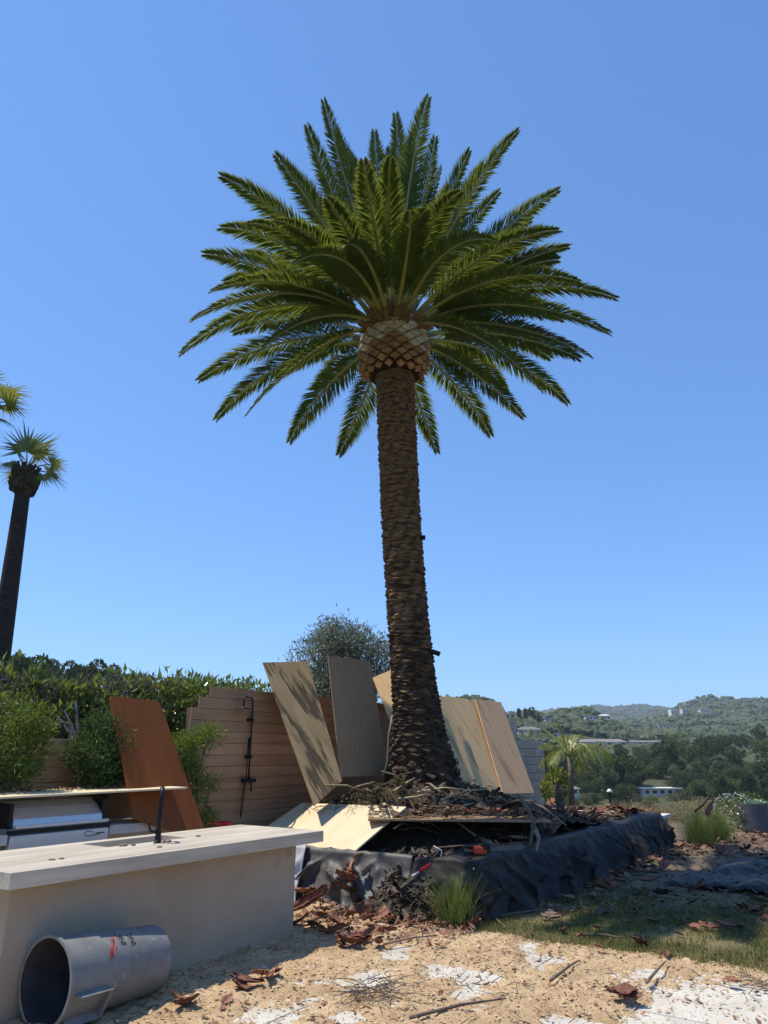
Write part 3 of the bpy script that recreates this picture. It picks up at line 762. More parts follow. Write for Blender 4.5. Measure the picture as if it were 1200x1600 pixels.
# leaf scars: wedge shaped stubs in staggered rows, rough and large at the foot
def scar_geo(z, q, w, h, out, mbx, jit=.42):
    c, r_ = trunk_at(z); r0 = r_ - .05
    P = []
    j = lambda a: a * (1 + rnd.uniform(-jit, jit))
    def pt(dq, dz, ro):
        c2, r2_ = trunk_at(z + dz)
        rr = r2_ - .05 + ro
        return (c2.x + rr * math.cos(q + dq), c2.y + rr * math.sin(q + dq), z + dz)
    hw = j(w) / 2 / r0
    V = [pt(-hw, j(h) * .10, .0), pt(0, -j(h) * .75, .0), pt(hw, j(h) * .10, .0), pt(0, j(h) * .55, .0),
         pt(-hw * .62, j(h) * .22, j(out) * .75), pt(0, -j(h) * .15, j(out)), pt(hw * .62, j(h) * .22, j(out) * .75), pt(0, j(h) * .38, j(out) * .8)]
    mbx.add(V, [(0, 1, 5, 4), (1, 2, 6, 5), (2, 3, 7, 6), (3, 0, 4, 7), (4, 5, 6), (4, 6, 7)])
small = MB(); small_old_shade = MB(); big_n = 0
z = ZB + .02; row = 0
camq = math.atan2(-PB.y, -PB.x)
while z < ZT - .15:
    t = (z - ZB) / (ZT - ZB)
    ff = max(0.0, 1 - (z - ZB) / .95)
    w = .25 + .02 * ff; h = .058 + .125 * ff; out = .046 + .08 * ff
    c, r_ = trunk_at(z)
    n = max(8, int(2 * math.pi * r_ / (w * .86)))
    for k in range(n):
        q = 2 * math.pi * (k + .5 * (row % 2)) / n + rnd.uniform(-.12, .12) + row * .37
        facing = math.cos(q - camq)
        zz = z + rnd.uniform(-.4, .4) * h
        if facing > -.15 and big_n < 290 and t < .48:
            mbx = MB(); scar_geo(zz, q, w * 1.08, h * 1.15, out, mbx)
            mbx.build('leaf_scar', MT['scar_old_shade'] if rnd.random() < 1.15 - t * 2.2 else MT['scar'], palm); big_n += 1  # dark scars gather low, painting shade onto the foot
        else:
            scar_geo(zz, q, w * 1.08, h * 1.15, out, small_old_shade if rnd.random() < .8 - t * 1.5 else small)
    z += h * .80; row += 1
tag(small.build('leaf_scars', MT['scar'], palm), kind='stuff')
tag(small_old_shade.build('leaf_scars', MT['scar_old_shade'], palm), kind='stuff')
# pineapple of cut leaf bases
pz0 = hd(616, 592, PALM_D).z; pz1 = hd(616, 508, PALM_D).z
pc, _ = trunk_at(ZT)
PR = [(0, .50), (.06, .60), (.15, .655), (.30, .685), (.5, .69), (.7, .66), (.85, .60), (1.0, .50)]
def prad(t): return float(np.interp(t, [a for a, b in PR], [b for a, b in PR]))
core = [(.34, pz0 + .02)] + [(prad(t) - .075, pz0 + (pz1 - pz0) * t) for t in (.02, .1, .25, .5, .75, 1.0)] + [(.1, pz1 + .15)]
MB().lathe(core, 36, Matrix.Translation((pc.x, pc.y, 0))).build('crown_core', MT['boot_core'], palm, smooth=True)
rows_n = 12
for i in range(rows_n):
    t = .03 + .95 * i / (rows_n - 1)
    n = 16
    for k in range(n):
        q = 2 * math.pi * (k + .5 * (i % 2)) / n + rnd.uniform(-.012, .012)
        if math.cos(q - camq) < -.35: continue
        rr = prad(t); zc = pz0 + (pz1 - pz0) * t
        er = Vector((math.cos(q), math.sin(q), 0)); et = Vector((-math.sin(q), math.cos(q), 0))
        # outward surface normal of the bulge
        sl_ = (prad(min(1, t + .04)) - prad(max(0, t - .04))) / ((min(1, t + .04) - max(0, t - .04)) * (pz1 - pz0))
        nn = (er - Vector((0, 0, 1)) * sl_).normalized(); uu = nn.cross(et).normalized()
        if uu.z < 0: uu = -uu
        c = Vector((pc.x, pc.y, zc)) + er * rr
        hw, hh = 2 * math.pi * rr / n * .425, (pz1 - pz0) / (rows_n - 1) * .80
        jj = lambda: rnd.uniform(.88, 1.08)
        f = [c - et * hw * jj() , c - uu * hh * .85 * jj() + nn * .01, c + et * hw * jj(), c + uu * hh * .80 * jj() - nn * .01]
        g = [c + (p - c) * 1.03 - nn * .10 for p in f]
        oo = rnd.uniform(-.02, .03); f2 = [p + nn * (oo + rnd.uniform(-.01, .012)) for p in f]
        mm = MB().add(f2 + g, [(0, 1, 2, 3), (4, 5, 1, 0), (5, 6, 2, 1), (6, 7, 3, 2), (7, 4, 0, 3)])
        pale = t > .42 + rnd.uniform(-.14, .1)
        mm.build('cut_leaf_base', MT['boot_pale'] if pale else MT['boot_tan'], palm)

# fronds
CB = Vector((pc.x, pc.y, pz1 - .02))
FRN = [0]
def frond(parent, B, T, lift, leaf=.40, mat_leaf='frond', mat_rib='petiole', pairs=95, twist=0.0, sag=0.0, width=.033, r0=.05, start=.14, droop=.0, name='frond', bend=0.0, face=False):
    B, T = Vector(B), Vector(T)
    L_ = (T - B).length
    up = Vector((0, 0, 1)); side0 = (T - B).cross(up)
    side0 = side0.normalized() if side0.length > 1e-3 else Vector((1, 0, 0))
    c1 = B + (T - B) * .34 + up * lift * L_ + side0 * bend * L_
    c2 = B + (T - B) * .76 + up * lift * L_ * .82 + side0 * bend * L_
    def bz(t):
        a = 1 - t
        return B * (a ** 3) + c1 * (3 * a * a * t) + c2 * (3 * a * t * t) + T * (t ** 3)
    npt = 22
    pts = [bz(i / npt) for i in range(npt + 1)]
    rad = [r0 * (1 - .9 * i / npt) + .004 for i in range(npt + 1)]
    rib = MB().tube(pts, rad, 6, squash=.7)
    V = []; Fa = []
    if face:      # the leaf plane rolls on its rib, as far as a real frond does
        tg = (bz(.6) - bz(.5)).normalized(); sd = tg.cross(up)
        if sd.length > .15:
            sd.normalize(); nm = sd.cross(tg); vw = (CAM - bz(.55)).normalized()
            a = math.atan2(-sd.dot(vw), nm.dot(vw))
            if a > math.pi / 2: a -= math.pi
            if a < -math.pi / 2: a += math.pi
            twist = max(-.34, min(.34, a)) + twist * .6
    for i in range(pairs):
        t = start + (1 - start) * (i + .5) / pairs
        p = bz(t); tg = (bz(min(1, t + .01)) - bz(max(0, t - .01))).normalized()
        sd = tg.cross(up)
        if sd.length < .15: sd = side0.copy()
        sd.normalize(); nm = sd.cross(tg).normalized()
        if twist:
            a = twist; sd, nm = sd * math.cos(a) + nm * math.sin(a), nm * math.cos(a) - sd * math.sin(a)
        u = (t - start) / (1 - start)
        prof = min(1, .35 + u * 4.5) * (1 - .80 * max(0, (u - .40) / .60) ** 1.7)
        for s_ in (-1, 1):
            l = leaf * prof * rnd.uniform(.86, 1.1)
            ang = R(48 - 20 * u + rnd.uniform(-8, 8))
            vee = rnd.uniform(.0, .38)
            d = (tg * math.cos(ang) + sd * s_ * math.sin(ang) * (1 - .25 * vee) + nm * vee * .75).normalized()
            q0 = p + sd * s_ * .012 + tg * rnd.uniform(-.02, .02)
            mid = q0 + d * l * .5 - up * droop * l * .15
            tip = q0 + d * l - up * (droop * l * .6 + .03 * l) - up * sag * l
            wv = d.cross(nm).normalized() * width * .5 * rnd.uniform(.8, 1.1)
            b = len(V)
            V += [q0 - wv * .45, q0 + wv * .45, mid + wv + nm * .004, mid - wv + nm * .004, tip]
            Fa += [(b, b + 1, b + 2, b + 3), (b + 3, b + 2, b + 4)]
    r_o = rib.build(name, MT[mat_rib], parent, smooth=True)
    m_ = MB(); m_.v = [tuple(v) for v in V]; m_.f = Fa
    l_o = m_.build('leaflets', MT[mat_leaf], r_o)
    tag(l_o, kind='stuff')
    return r_o
def tip_at(px, py, L_, back):
    """tip on the photograph's ray at one frond length from the crown; back picks the farther solution"""
    d = ray(px, py).normalized(); oc = CAM - CB
    b = oc.dot(d); c = oc.length_squared - L_ * L_
    disc = b * b - c
    if disc < 0: t = -b
    else: t = -b + (math.sqrt(disc) if back else -math.sqrt(disc))
    return CAM + d * t
FL = 4.25
TIPS = [  # px, py, back?, lift, length factor
 (670, 152, 1, .04, 1.12), (618, 178, 1, .03, 1.05), (506, 158, 1, .04, 1.15), (480, 197, 1, .05, 1.05), (430, 242, 1, .05, 1.0), (345, 275, 1, .10, 1.02), (345, 356, 0, .17, 1.0), (320, 397, 1, .13, 1.0),
 (352, 440, 1, .13, 1.0), (283, 552, 0, .25, 1.08), (300, 500, 0, .22, 1.05), (311, 594, 1, .16, 1.05), (338, 655, 1, .16, 1.05), (384, 650, 0, .15, .95), (452, 690, 1, .12, .98), (530, 710, 1, .10, .95), (683, 707, 1, .10, .95),
 (766, 680, 1, .12, 1.0), (818, 652, 1, .13, 1.02), (887, 630, 1, .15, 1.08), (921, 556, 0, .14, 1.0), (951, 520, 0, .17, 1.05), (962, 466, 0, .16, 1.05), (888, 386, 1, .10, 1.0), (872, 360, 0, .18, 1.0), (873, 297, 1, .06, 1.05),
 (810, 204, 1, .06, 1.08), (734, 236, 1, .06, 1.0), (872, 406, 1, .10, .95), (568, 250, 0, .12, .95), (455, 415, 0, .26, .98), (428, 345, 0, .2, .98), (668, 328, 0, .22, .9), (778, 378, 0, .22, 1.0), (534, 388, 0, .26, .92), (640, 330, 0, .16, .92), (385, 350, 0, .2, 1.0),
 (590, 280, 1, .05, .9), (650, 240, 1, .05, .9), (545, 240, 1, .06, .95), (700, 290, 1, .06, .95), (470, 300, 1, .08, .95), (780, 300, 1, .08, .97), (400, 480, 1, .13, .95), (840, 470, 1, .12, .97), (860, 560, 1, .14, .97), (430, 590, 1, .14, .93), (395, 560, 0, .2, .97), (905, 560, 1, .14, 1.0),
 (420, 420, 1, .1, .93), (800, 420, 1, .1, .93), (510, 310, 0, .17, .9), (720, 300, 0, .17, .92), (330, 455, 0, .2, 1.02), (905, 440, 0, .19, 1.0), (560, 330, 1, .04, .7), (660, 330, 1, .04, .7), (610, 250, 0, .08, .8), (845, 610, 0, .18, .97), (790, 610, 1, .13, .9), (880, 500, 1, .13, .98), (365, 520, 1, .15, .98), (740, 560, 1, .10, .85), (490, 610, 1, .10, .85), (585, 205, 1, .03, 1.0), (648, 205, 1, .03, 1.0), (690, 262, 1, .04, .98), (455, 268, 1, .06, 1.0), (525, 205, 1, .04, 1.05), (755, 258, 1, .05, 1.0), (610, 232, 1, .02, .92), (560, 262, 1, .03, .92), (680, 215, 1, .03, 1.05), (395, 310, 1, .08, 1.0), (830, 345, 1, .08, 1.0), (500, 270, 1, .04, .95), (725, 330, 1, .05, .9), (440, 350, 1, .07, .92), (385, 395, 1, .1, .98), (820, 385, 1, .09, .95)]
for (px, py, back, lift, fl) in TIPS:
    T = tip_at(px, py, FL * fl, back)
    hd_ = Vector((T.x - CB.x, T.y - CB.y, 0))
    out = hd_.normalized() if hd_.length > .3 else Vector((0, 0, 0))
    el = math.atan2(T.z - CB.z, max(hd_.length, .01))
    base = CB + out * (.50 * math.cos(max(el, -.2)) + .02) + Vector((0, 0, -.12 + .35 * max(-.3, math.sin(el))))
    frond(palm, base, T, lift, leaf=(.53 if back else .43) * (.88 + .22 * rnd.random()), pairs=250, twist=rnd.uniform(-.35, .35), bend=rnd.uniform(-.04, .04), droop=.15, width=.025, r0=.044, face=True)
    MB().tube([base - out * .18 - Vector((0, 0, .12)), base + (T - base).normalized() * .12, base + (T - base).normalized() * .36 + Vector((0, 0, lift * .5))], [.085, .07, .034], 8, squash=.6).build('petiole_base', MT['petiole_base'], palm, smooth=True)
# lamps and cable on the trunk
for (px, py, a) in ((653, 840, 0), (676, 1018, -.35)):
    p = hd(px, py, PALM_D - .1)
    t = thing('spotlight', 'small black spotlight strapped %s on the palm trunk' % ('high up' if a == 0 else 'low down'), 'spotlight', p)
    d = (RT * math.cos(a) + Vector((0, 0, math.sin(a)))).normalized()
    MB().tube([p - d * .02, p + d * .13], [.038, .042], 14).build('housing', MT['black_metal'], t)
    MB().tube([p - d * .02 + Vector((0, 0, .01)), p - d * .12], .018, 8).build('bracket', MT['black_metal'], t)
tag(MB().tube([hd(613, 1118, 11.65), hd(607, 1150, 11.6), hd(606, 1175, 11.6), hd(604, 1195, 11.6), hd(598, 1213, 11.6)], .012, 8).build('power_cable', MT['cable'], smooth=True), 'thin pale cable hanging down the palm trunk', 'cable')
lp = [hd(712 + 7 * math.cos(q), 1200 + 15 * math.sin(q), 11.75) for q in [i * .55 for i in range(11)]]
tag(MB().tube(lp + [hd(706, 1222, 11.75)], .009, 7).build('cable_loop', MT['black_plastic'], smooth=True), 'dark loop of cable at the palm foot', 'cable')

# ------------------------------------------------------------------ tarps over the bed wall
def drape(s0, s1, path, top_in, ns, nt, seed, slump=.26, h=.53, fold=1.0):
    """cloth lying over the coping and hanging to the ground in sharp fanning folds; path(s) -> point, outward normal"""
    m_ = MB(); rr = random.Random(int(seed * 100))
    FO = []
    for _ in range(int((s1 - s0) * 13) + 4):
        FO.append((rr.uniform(s0 - .2, s1 + .2), rr.uniform(-.75, .55), rr.uniform(.018, .075), rr.uniform(.03, .13) * rr.choice((1, 1, 1, -.45)), rr.uniform(0, .45), rr.uniform(.5, 1.1)))
    def fn(u, v):
        s = s0 + (s1 - s0) * u
        p, nrm = path(s)
        f1 = fbm(s * 1.1 + v, v * .8, seed, 3); f2 = fbm(s * 5.2 - v * 2.0, v * 3.4, seed + 4, 3)
        def folds(t):
            a = 0.0
            for c_, sl_, w_, A_, t0_, t1_ in FO:
                if t < t0_: continue
                d = abs(s - c_ - sl_ * (t - t0_)); ww = w_ * (.5 + t)
                if d > ww * 5: continue
                a += A_ * math.exp(-d / ww) * min(1, (t - t0_) * 4 + .15) * max(0, min(1, (t1_ - t) * 5 + .3))
            return a
        if v < .28:                       # lying on top
            t = v / .28
            o = -top_in * (1 - t) * (1 + .35 * f1) + .05 * t; z = h + .012 + .03 * abs(f1) + .022 * f2 + .02 * t + .5 * folds(.05)
        else:
            t = (v - .28) / .72
            o = .055 + slump * t ** 1.4 * (1 + .7 * f1) + fold * folds(t) + .012 * f2
            z = (h + .03 * f1) * (1 - t) ** .95 + .015 + .03 * f2 * t * (1 - t) * 4
            if t > .86: z = .015 + .06 * abs(f2) * (1 - t) + .25 * abs(folds(t)) * .3; o += (t - .86) * (1.1 + 1.2 * f1)
        return p + nrm * o + Vector((0, 0, max(z, .012)))
    return m_.grid(fn, ns, nt)
def path_right(s):          # s: 0..0.9 along the near end, then along the front wall
    if s < .75: return Vector((-4.75 + s, 7.43, 0)), Vector((0, -1, 0))
    if s < 1.05:
        a = (s - .75) / .3 * math.pi / 2
        return Vector((-4.0 + .1 * math.sin(a), 7.53 - .1 * math.cos(a), 0)), Vector((math.sin(a), -math.cos(a), 0))
    return Vector((-3.9, 7.53 + (s - 1.05), 0)), Vector((1, 0, 0))
tag(drape(.18, 8.75, path_right, .5, 420, 56, 1.7).build('ground_tarp', MT['tarp'], smooth=True, solid=.004), 'long black tarp draped over the front of the raised bed', 'tarp')
tag(drape(0, 1.85, lambda s: (Vector((-6.45 + s, 7.43, 0)), Vector((.12, -1, 0)).normalized()), .12, 60, 30, 8.3, slump=.20).build('ground_tarp', MT['tarp_grey'], smooth=True, solid=.004), 'grey tarp hanging over the bed end beside the island', 'tarp')
tag(drape(0, .42, lambda s: (Vector((-6.5 + s, 7.36, 0)), Vector((.1, -1, 0)).normalized()), .02, 24, 20, 3.9, slump=.18, h=.56, fold=.6).build('plastic_sheet', MT['plastic_sheet'], smooth=True, solid=.002), 'small pale plastic sheet tucked under the sloping plywood', 'plastic sheet')
def spill_z(x, y):
    u = (x + 5.15) / 1.15; v = (7.85 - y) / .95
    return max(0.0, .56 * math.exp(-(abs(u - .5) / .46) ** 4) * (1 - max(0, (v - .3) / .7) ** 1.2)) + .06 * fbm(u * 5, v * 5, 3) * (1 - v) - .02 * v
sp_ = MB().grid(lambda u, v: (-5.15 + 1.15 * u, 7.85 - .95 * v, spill_z(-5.15 + 1.15 * u, 7.85 - .95 * v)), 40, 36)
tag(sp_.build('spilled_soil', MT['soil'], smooth=True), 'dark soil spilled over the bed end between the tarps', 'soil', kind='stuff')
flakes('spill_litter', 1500, (-5.1, -4.05, 6.95, 7.8), lambda x, y: spill_z(x, y) + .012, .02, .10, MT['litter_dark'], aspect=3, tilt=.8, label='shredded bark spilled over the bed end', cat='bark litter')
gt = MB().grid(lambda u, v: ((-2.75 + 2.3 * u + .5 * v), (10.6 + 2.9 * v - .3 * u + .15 * fbm(u * 3, 2)), .05 + .09 * abs(fbm(u * 2.6 + v * 2, v * 1.6 - u, 4.4)) + .05 * abs(fbm(u * 8 + v * 5, v * 4, 7)) - (.03 if min(u, v, 1 - u, 1 - v) < .02 else 0)), 70, 70)
tag(gt.build('ground_tarp', MT['tarp'], smooth=True, solid=.004), 'crumpled black tarp lying flat on the ground beyond the lawn', 'tarp')

# ------------------------------------------------------------------ bark scraps, sticks, litter
def scrap_mesh(seed, L_, W_, curl, twist_):
    rr = random.Random(seed)
    m_ = MB()
    nu, nv = 9, 6
    curl *= 1.5
    off = rr.uniform(0, 50)
    def fn(u, v, s):
        x = (u - .5) * L_ * (1 + .45 * fbm(v * 4, off)); w = W_ * (.45 + .55 * math.sin(math.pi * min(1, .12 + u * .95)) ** .7) * (1 + .3 * fbm(u * 5, off + 9))
        a = (v - .5) * curl
        R0 = w / max(curl, .2)
        y = R0 * math.sin(a); z = R0 * (1 - math.cos(a)) + (u - .4) ** 2 * L_ * .45 * twist_
        e = .16 * W_ * fbm(u * 3.5, v * 3.5, off)
        return Vector((x + .12 * W_ * fbm(u * 3, v * 5, off + 3) * (1 if u in (0, 1) else .2), y + e, z + abs(e) * .5 + s))
    m_.grid(lambda u, v: fn(u, v, .0), nu, nv)
    m_.grid(lambda u, v: fn(u, v, .006), nu, nv)
    n = (nu + 1) * (nv + 1)
    for i in range(nu):
        for a in ((i * (nv + 1), (i + 1) * (nv + 1)), ((i + 1) * (nv + 1) + nv, i * (nv + 1) + nv)):
            m_.f.append((a[0], a[1], a[1] + n, a[0] + n))
    for j in range(nv):
        for a in ((j + 1, j), (nu * (nv + 1) + j, nu * (nv + 1) + j + 1)):
            m_.f.append((a[0], a[1], a[1] + n, a[0] + n))
    return m_.mesh('bark_scrap', True)
SCR = [scrap_mesh(i, l, w, c, t) for i, (l, w, c, t) in enumerate(((.20, .14, 1.6, .6), (.26, .15, 1.2, .9), (.16, .13, 2.0, .3), (.32, .12, 1.5, .8), (.22, .20, .9, 1.2), (.14, .09, 1.1, .5), (.40, .16, 2.2, .5), (.12, .11, 1.4, 1.0)))]
SCR2 = []
for me in SCR:
    me.materials.append(MT['bark_red']); m2 = me.copy(); m2.materials.clear(); m2.materials.append(MT['bark_brown']); SCR2.append(m2)
def scrap(p, label, group, which=None, red=True, s=1.0, rot=None, name='bark_scrap'):
    k = rnd.randrange(len(SCR)) if which is None else which
    o = link(bpy.data.objects.new(name, (SCR if red else SCR2)[k]))
    o.location = p
    o.rotation_euler = rot or (rnd.uniform(-.5, .5), rnd.uniform(-.35, .35), rnd.uniform(0, 6.283))
    o.scale = (s, s, s)
    tag(o, label, 'bark scrap', group)
    return o
LB_ = 'curled red brown palm bark scrap lying on the sunlit sawdust'
for (px, py, k, s) in ((290, 1575, 4, .9), (280, 1568, 1, .8), (385, 1540, 3, 1.0), (372, 1545, 4, .8), (420, 1532, 6, .8), (432, 1525, 1, .8), (405, 1528, 0, .8), (545, 1478, 4, 1.1), (560, 1470, 0, 1.2), (575, 1468, 6, .8), (530, 1480, 1, 1.0),
                      (590, 1478, 2, 1), (970, 1560, 4, 1.0), (985, 1565, 1, .9), (355, 1568, 5, .8), (735, 1450, 4, 1.0), (1145, 1538, 5, .9), (640, 1445, 0, 1.0), (610, 1440, 1, 1), (575, 1440, 2, 1.1), (660, 1455, 5, 1), (690, 1450, 3, .9), (600, 1460, 6, .8), (545, 1450, 0, 1), (520, 1460, 3, 1), (500, 1455, 2, .9), (830, 1462, 5, .7), (760, 1545, 7, .5), (560, 1570, 7, .5), (690, 1558, 7, .5)):
    p = hz(px, py, .03)
    scrap(p + Vector((0, 0, .02)), LB_, 'bark scraps on the sawdust', k, True, s * rnd.uniform(.75, .95))
LC_ = 'red brown palm sheath piled against the bed end tarp'
for (px, py, k, s, zz) in ((480, 1415, 6, 1.5, .10), (475, 1395, 4, 1.5, .12), (498, 1410, 0, 1.3, .08), (540, 1375, 4, 1.3, .32), (552, 1355, 1, 1.2, .40), (535, 1390, 6, 1.1, .22), (560, 1340, 2, 1.0, .50), (548, 1365, 0, 1.2, .33), (470, 1440, 1, 1.0, .05), (510, 1432, 3, 1.1, .05), (490, 1447, 0, 1, .04), (565, 1425, 4, 1.2, .06), (600, 1420, 6, .9, .06), (545, 1430, 2, 1.2, .05), (580, 1405, 1, 1.1, .07), (625, 1425, 0, 1, .05), (560, 1412, 0, 1.1, .08), (520, 1440, 4, 1.2, .05), (595, 1432, 1, 1, .05)):
    p = hz(px, py, zz)
    if p.y > 7.3: p = hy(px, py, 7.18)
    scrap(p, LC_, 'palm sheaths at the bed end', k, rnd.random() < .75, s * .85, (rnd.uniform(-.9, .3), rnd.uniform(-.5, .5), rnd.uniform(0, 6.28)))
LD_ = 'loose red brown bark scrap lying on the lawn'
for (px, py, k, s) in ((1000, 1475, 4, .9), (1110, 1450, 1, .9), (1085, 1450, 0, .8), (1185, 1425, 4, 1.0), (1195, 1435, 2, 1), (1140, 1448, 3, .9), (1040, 1490, 5, .8), (935, 1480, 5, .7), (905, 1462, 5, .7), (1160, 1420, 1, 1), (1060, 1460, 7, .7), (880, 1455, 3, .7), (980, 1440, 5, .8), (930, 1450, 7, .8), (1020, 1440, 0, .7)):
    scrap(hz(px, py, .05), LD_, 'bark scraps on the lawn', k, True, s * .85)
LE_ = 'brown bark scrap on the dirt path beyond the lawn'
for _ in range(70):
    x, y = rnd.uniform(-3.4, .4), rnd.uniform(9.0, 17.5)
    if -2.9 < x < 0 and 10.6 < y < 13.4: continue
    scrap((x, y, .06), LE_, 'bark scraps on the dirt path', None, rnd.random() < .55, rnd.uniform(.6, 1.2))
LT_ = 'brown bark scrap lying along the foot of the long black tarp'
for _ in range(48):
    y = rnd.uniform(7.7, 15.4)
    scrap((rnd.uniform(-3.55, -3.15), y, .06), LT_, 'bark scraps along the tarp foot', None, rnd.random() < .35, rnd.uniform(.5, 1.1))
LU_ = 'bark scrap lying on top of the long black tarp'
for _ in range(26):
    y = rnd.uniform(8.0, 15.2)
    scrap((rnd.uniform(-4.35, -3.95), y, .585), LU_, 'bark scraps on top of the tarp', None, rnd.random() < .35, rnd.uniform(.4, .9))
LF_ = 'dark brown palm bark scrap heaped in the raised bed'
for _ in range(120):
    x, y = rnd.uniform(-7.2, -4.2), rnd.uniform(8.6, 15.8)
    if math.hypot(x - PB.x, y - PB.y) < .75: continue
    scrap((x, y, bed_z(x, y) + .03), LF_, 'bark scraps in the raised bed', None, rnd.random() < .3, rnd.uniform(.5, 1.15))
LG_ = 'bark scrap lying on the plywood ledge'
for _ in range(46):
    t, w = rnd.random(), rnd.uniform(.05, 1.0)
    p = pf[0].lerp(pf[1], t) + dirv * w
    scrap(p + Vector((0, 0, .04 + .1 * w)), LG_, 'bark scraps on the plywood ledge', None, rnd.random() < .2, rnd.uniform(.5, 1.0))
# pale scraps along the far coping
LH_ = 'pale weathered palm scrap lying along the far bed edge'
for _ in range(34):
    x, y = rnd.uniform(-6.6, -3.9), rnd.uniform(14.6, 16.0)
    scrap((x, y, .53), LH_, 'palm scraps on the far bed edge', None, rnd.random() < .4, rnd.uniform(.9, 1.7), (rnd.uniform(-.4, .4), rnd.uniform(-.4, .4), rnd.uniform(0, 6.28)))
scrap(hy(1108, 1262, 15.6) , 'tan palm sheath standing upright on the far bed edge', None, 3, True, 1.0, (1.3, -1.0, .7))
# litter meshes
flakes('mound_litter', 12000, (-7.6, -4.1, 8.2, 15.8), lambda x, y: bed_z(x, y) + .01, .02, .11, MT['litter_dark'], aspect=4, tilt=.8, label='dark shredded bark litter covering the palm mound', cat='bark litter')
flakes('path_litter', 7000, (-3.7, 1.2, 8.2, 17.8), lambda x, y: .05, .02, .11, MT['litter_dark'], aspect=4, tilt=.6, label='dark bark litter strewn on the dirt path', cat='bark litter')
flakes('path_crumbs', 1500, (-3.5, 1.2, 13.0, 18.6), lambda x, y: .05, .03, .15, MT['litter_red'], aspect=3, tilt=.6, label='reddish bark litter on the sunlit far path', cat='bark litter')
flakes('bed_end_litter', 900, (-5.6, -3.6, 6.2, 7.4), lambda x, y: max(dust_h(x, y), 0) + .015, .02, .10, MT['litter_red'], aspect=3, tilt=.7, label='red brown shredded bark before the bed end', cat='bark litter')
flakes('ledge_litter', 2600, (0, 1, 0, 1), lambda x, y: 0, .012, .05, MT['litter_dark'], aspect=4, tilt=.8, label='dark shredded bark on the plywood ledge', cat='bark litter')
lo = bpy.data.objects['ledge_litter']
o_off = ORG['ledge_litter']
for v in lo.data.vertices:
    u, w = v.co.x + o_off.x, v.co.y + o_off.y
    # spread the unit square over the ledge
    p = pf[0].lerp(pf[1], u) + dirv * (w * .98 + .02)
    h = v.co.z
    v.co = p + Vector((0, 0, .018 + h * .5 + .10 * w + .05 * abs(fbm(u * 9, w * 5))))
lo.location = (0, 0, 0)

# long dry petioles and sticks
def stick(name, label, cat, group, pts, rad, m, squash=1.0):
    o = MB().tube(pts, rad, 7, squash=squash).build(name, MT[m], smooth=True)
    return tag(o, label, cat, group)
for i, (a, b, c) in enumerate((((810, 1242), (835, 1285), (828, 1322)), ((828, 1322), (795, 1338), (760, 1345)), ((640, 1352), (680, 1325), (760, 1318)), ((832, 1290), (842, 1310), (838, 1330)), ((800, 1245), (850, 1262), (885, 1290)))):
    D = 9.6 if i < 4 else 10.8
    pts = [hd(*a, D + .6), hd(*b, D + .1), hd(*c, D - .2)]
    pts = [pts[0], pts[0].lerp(pts[1], .5) + Vector((0, 0, .03)), pts[1], pts[1].lerp(pts[2], .5), pts[2]]
    stick('dry_petiole', 'long dry palm petiole hanging over the plywood ledge', 'palm petiole', 'dry petioles at the ledge', pts, [.035, .032, .028, .022, .012], 'bark_brown', .4)
for _ in range(46):
    if rnd.random() < .6: x, y = rnd.uniform(-7.1, -4.3), rnd.uniform(8.9, 14.5)
    else: x, y = rnd.uniform(-7.0, -5.2), rnd.uniform(9.0, 10.0)
    if math.hypot(x - PB.x, y - PB.y) < .7: continue
    a = rnd.uniform(0, 6.28); L_ = rnd.uniform(.4, 1.1); z = bed_z(x, y) + .06
    d = Vector((math.cos(a), math.sin(a), rnd.uniform(-.05, .3)))
    p0 = Vector((x, y, z))
    p1 = p0 + d * L_; p1.z = max(p1.z, bed_z(p1.x, p1.y) + .05)
    stick('dry_petiole', 'dry brown palm petiole lying on the palm mound', 'palm petiole', 'dry petioles on the mound', [p0, p0.lerp(p1, .5) + Vector((0, 0, .05)), p1], [.035, .028, .012], 'bark_brown' if rnd.random() < .7 else 'straw', .4)
stick('dry_petiole', 'pale dry petiole lying before the palm foot', 'palm petiole', None, [hd(622, 1248, 10.9), hd(650, 1245, 10.9), hd(672, 1240, 10.95)], [.04, .035, .015], 'straw', .4)
stick('branch', 'thin brown branch jutting up at the far bed edge', 'branch', None, [hy(1085, 1268, 15.7), hy(1098, 1257, 15.7), hy(1108, 1243, 15.7)], [.03, .025, .015], 'bark_brown')
stick('stump', 'charred dark stump standing at the mound edge', 'stump', None, [hd(878, 1275, 12.6), hd(874, 1250, 12.6), hd(872, 1222, 12.6)], [.075, .06, .03], 'litter_dark')
for (a, b) in (((770, 1432), (905, 1418)), ((850, 1438), (870, 1415)), ((740, 1410), (790, 1450)), ((1010, 1395), (1090, 1405)), ((900, 1460), (985, 1468)), ((480, 1440), (560, 1420)), ((600, 1475), (680, 1462)), ((640, 1590), (790, 1560)), ((860, 1532), (905, 1500)), ((1010, 1535), (1040, 1502))):
    zz = .05 if b[1] > 1350 else .55
    p0, p1 = hz(*a, zz), hz(*b, zz)
    if zz > .1: p0, p1 = hx(*a, -4.6), hx(*b, -4.6)
    stick('stick', 'thin dry stick lying across the litter', 'stick', 'dry sticks on the ground', [p0, p0.lerp(p1, .5) + Vector((.01, .02, .015)), p1], [.012, .010, .005], 'twig' if rnd.random() < .6 else 'bark_brown')
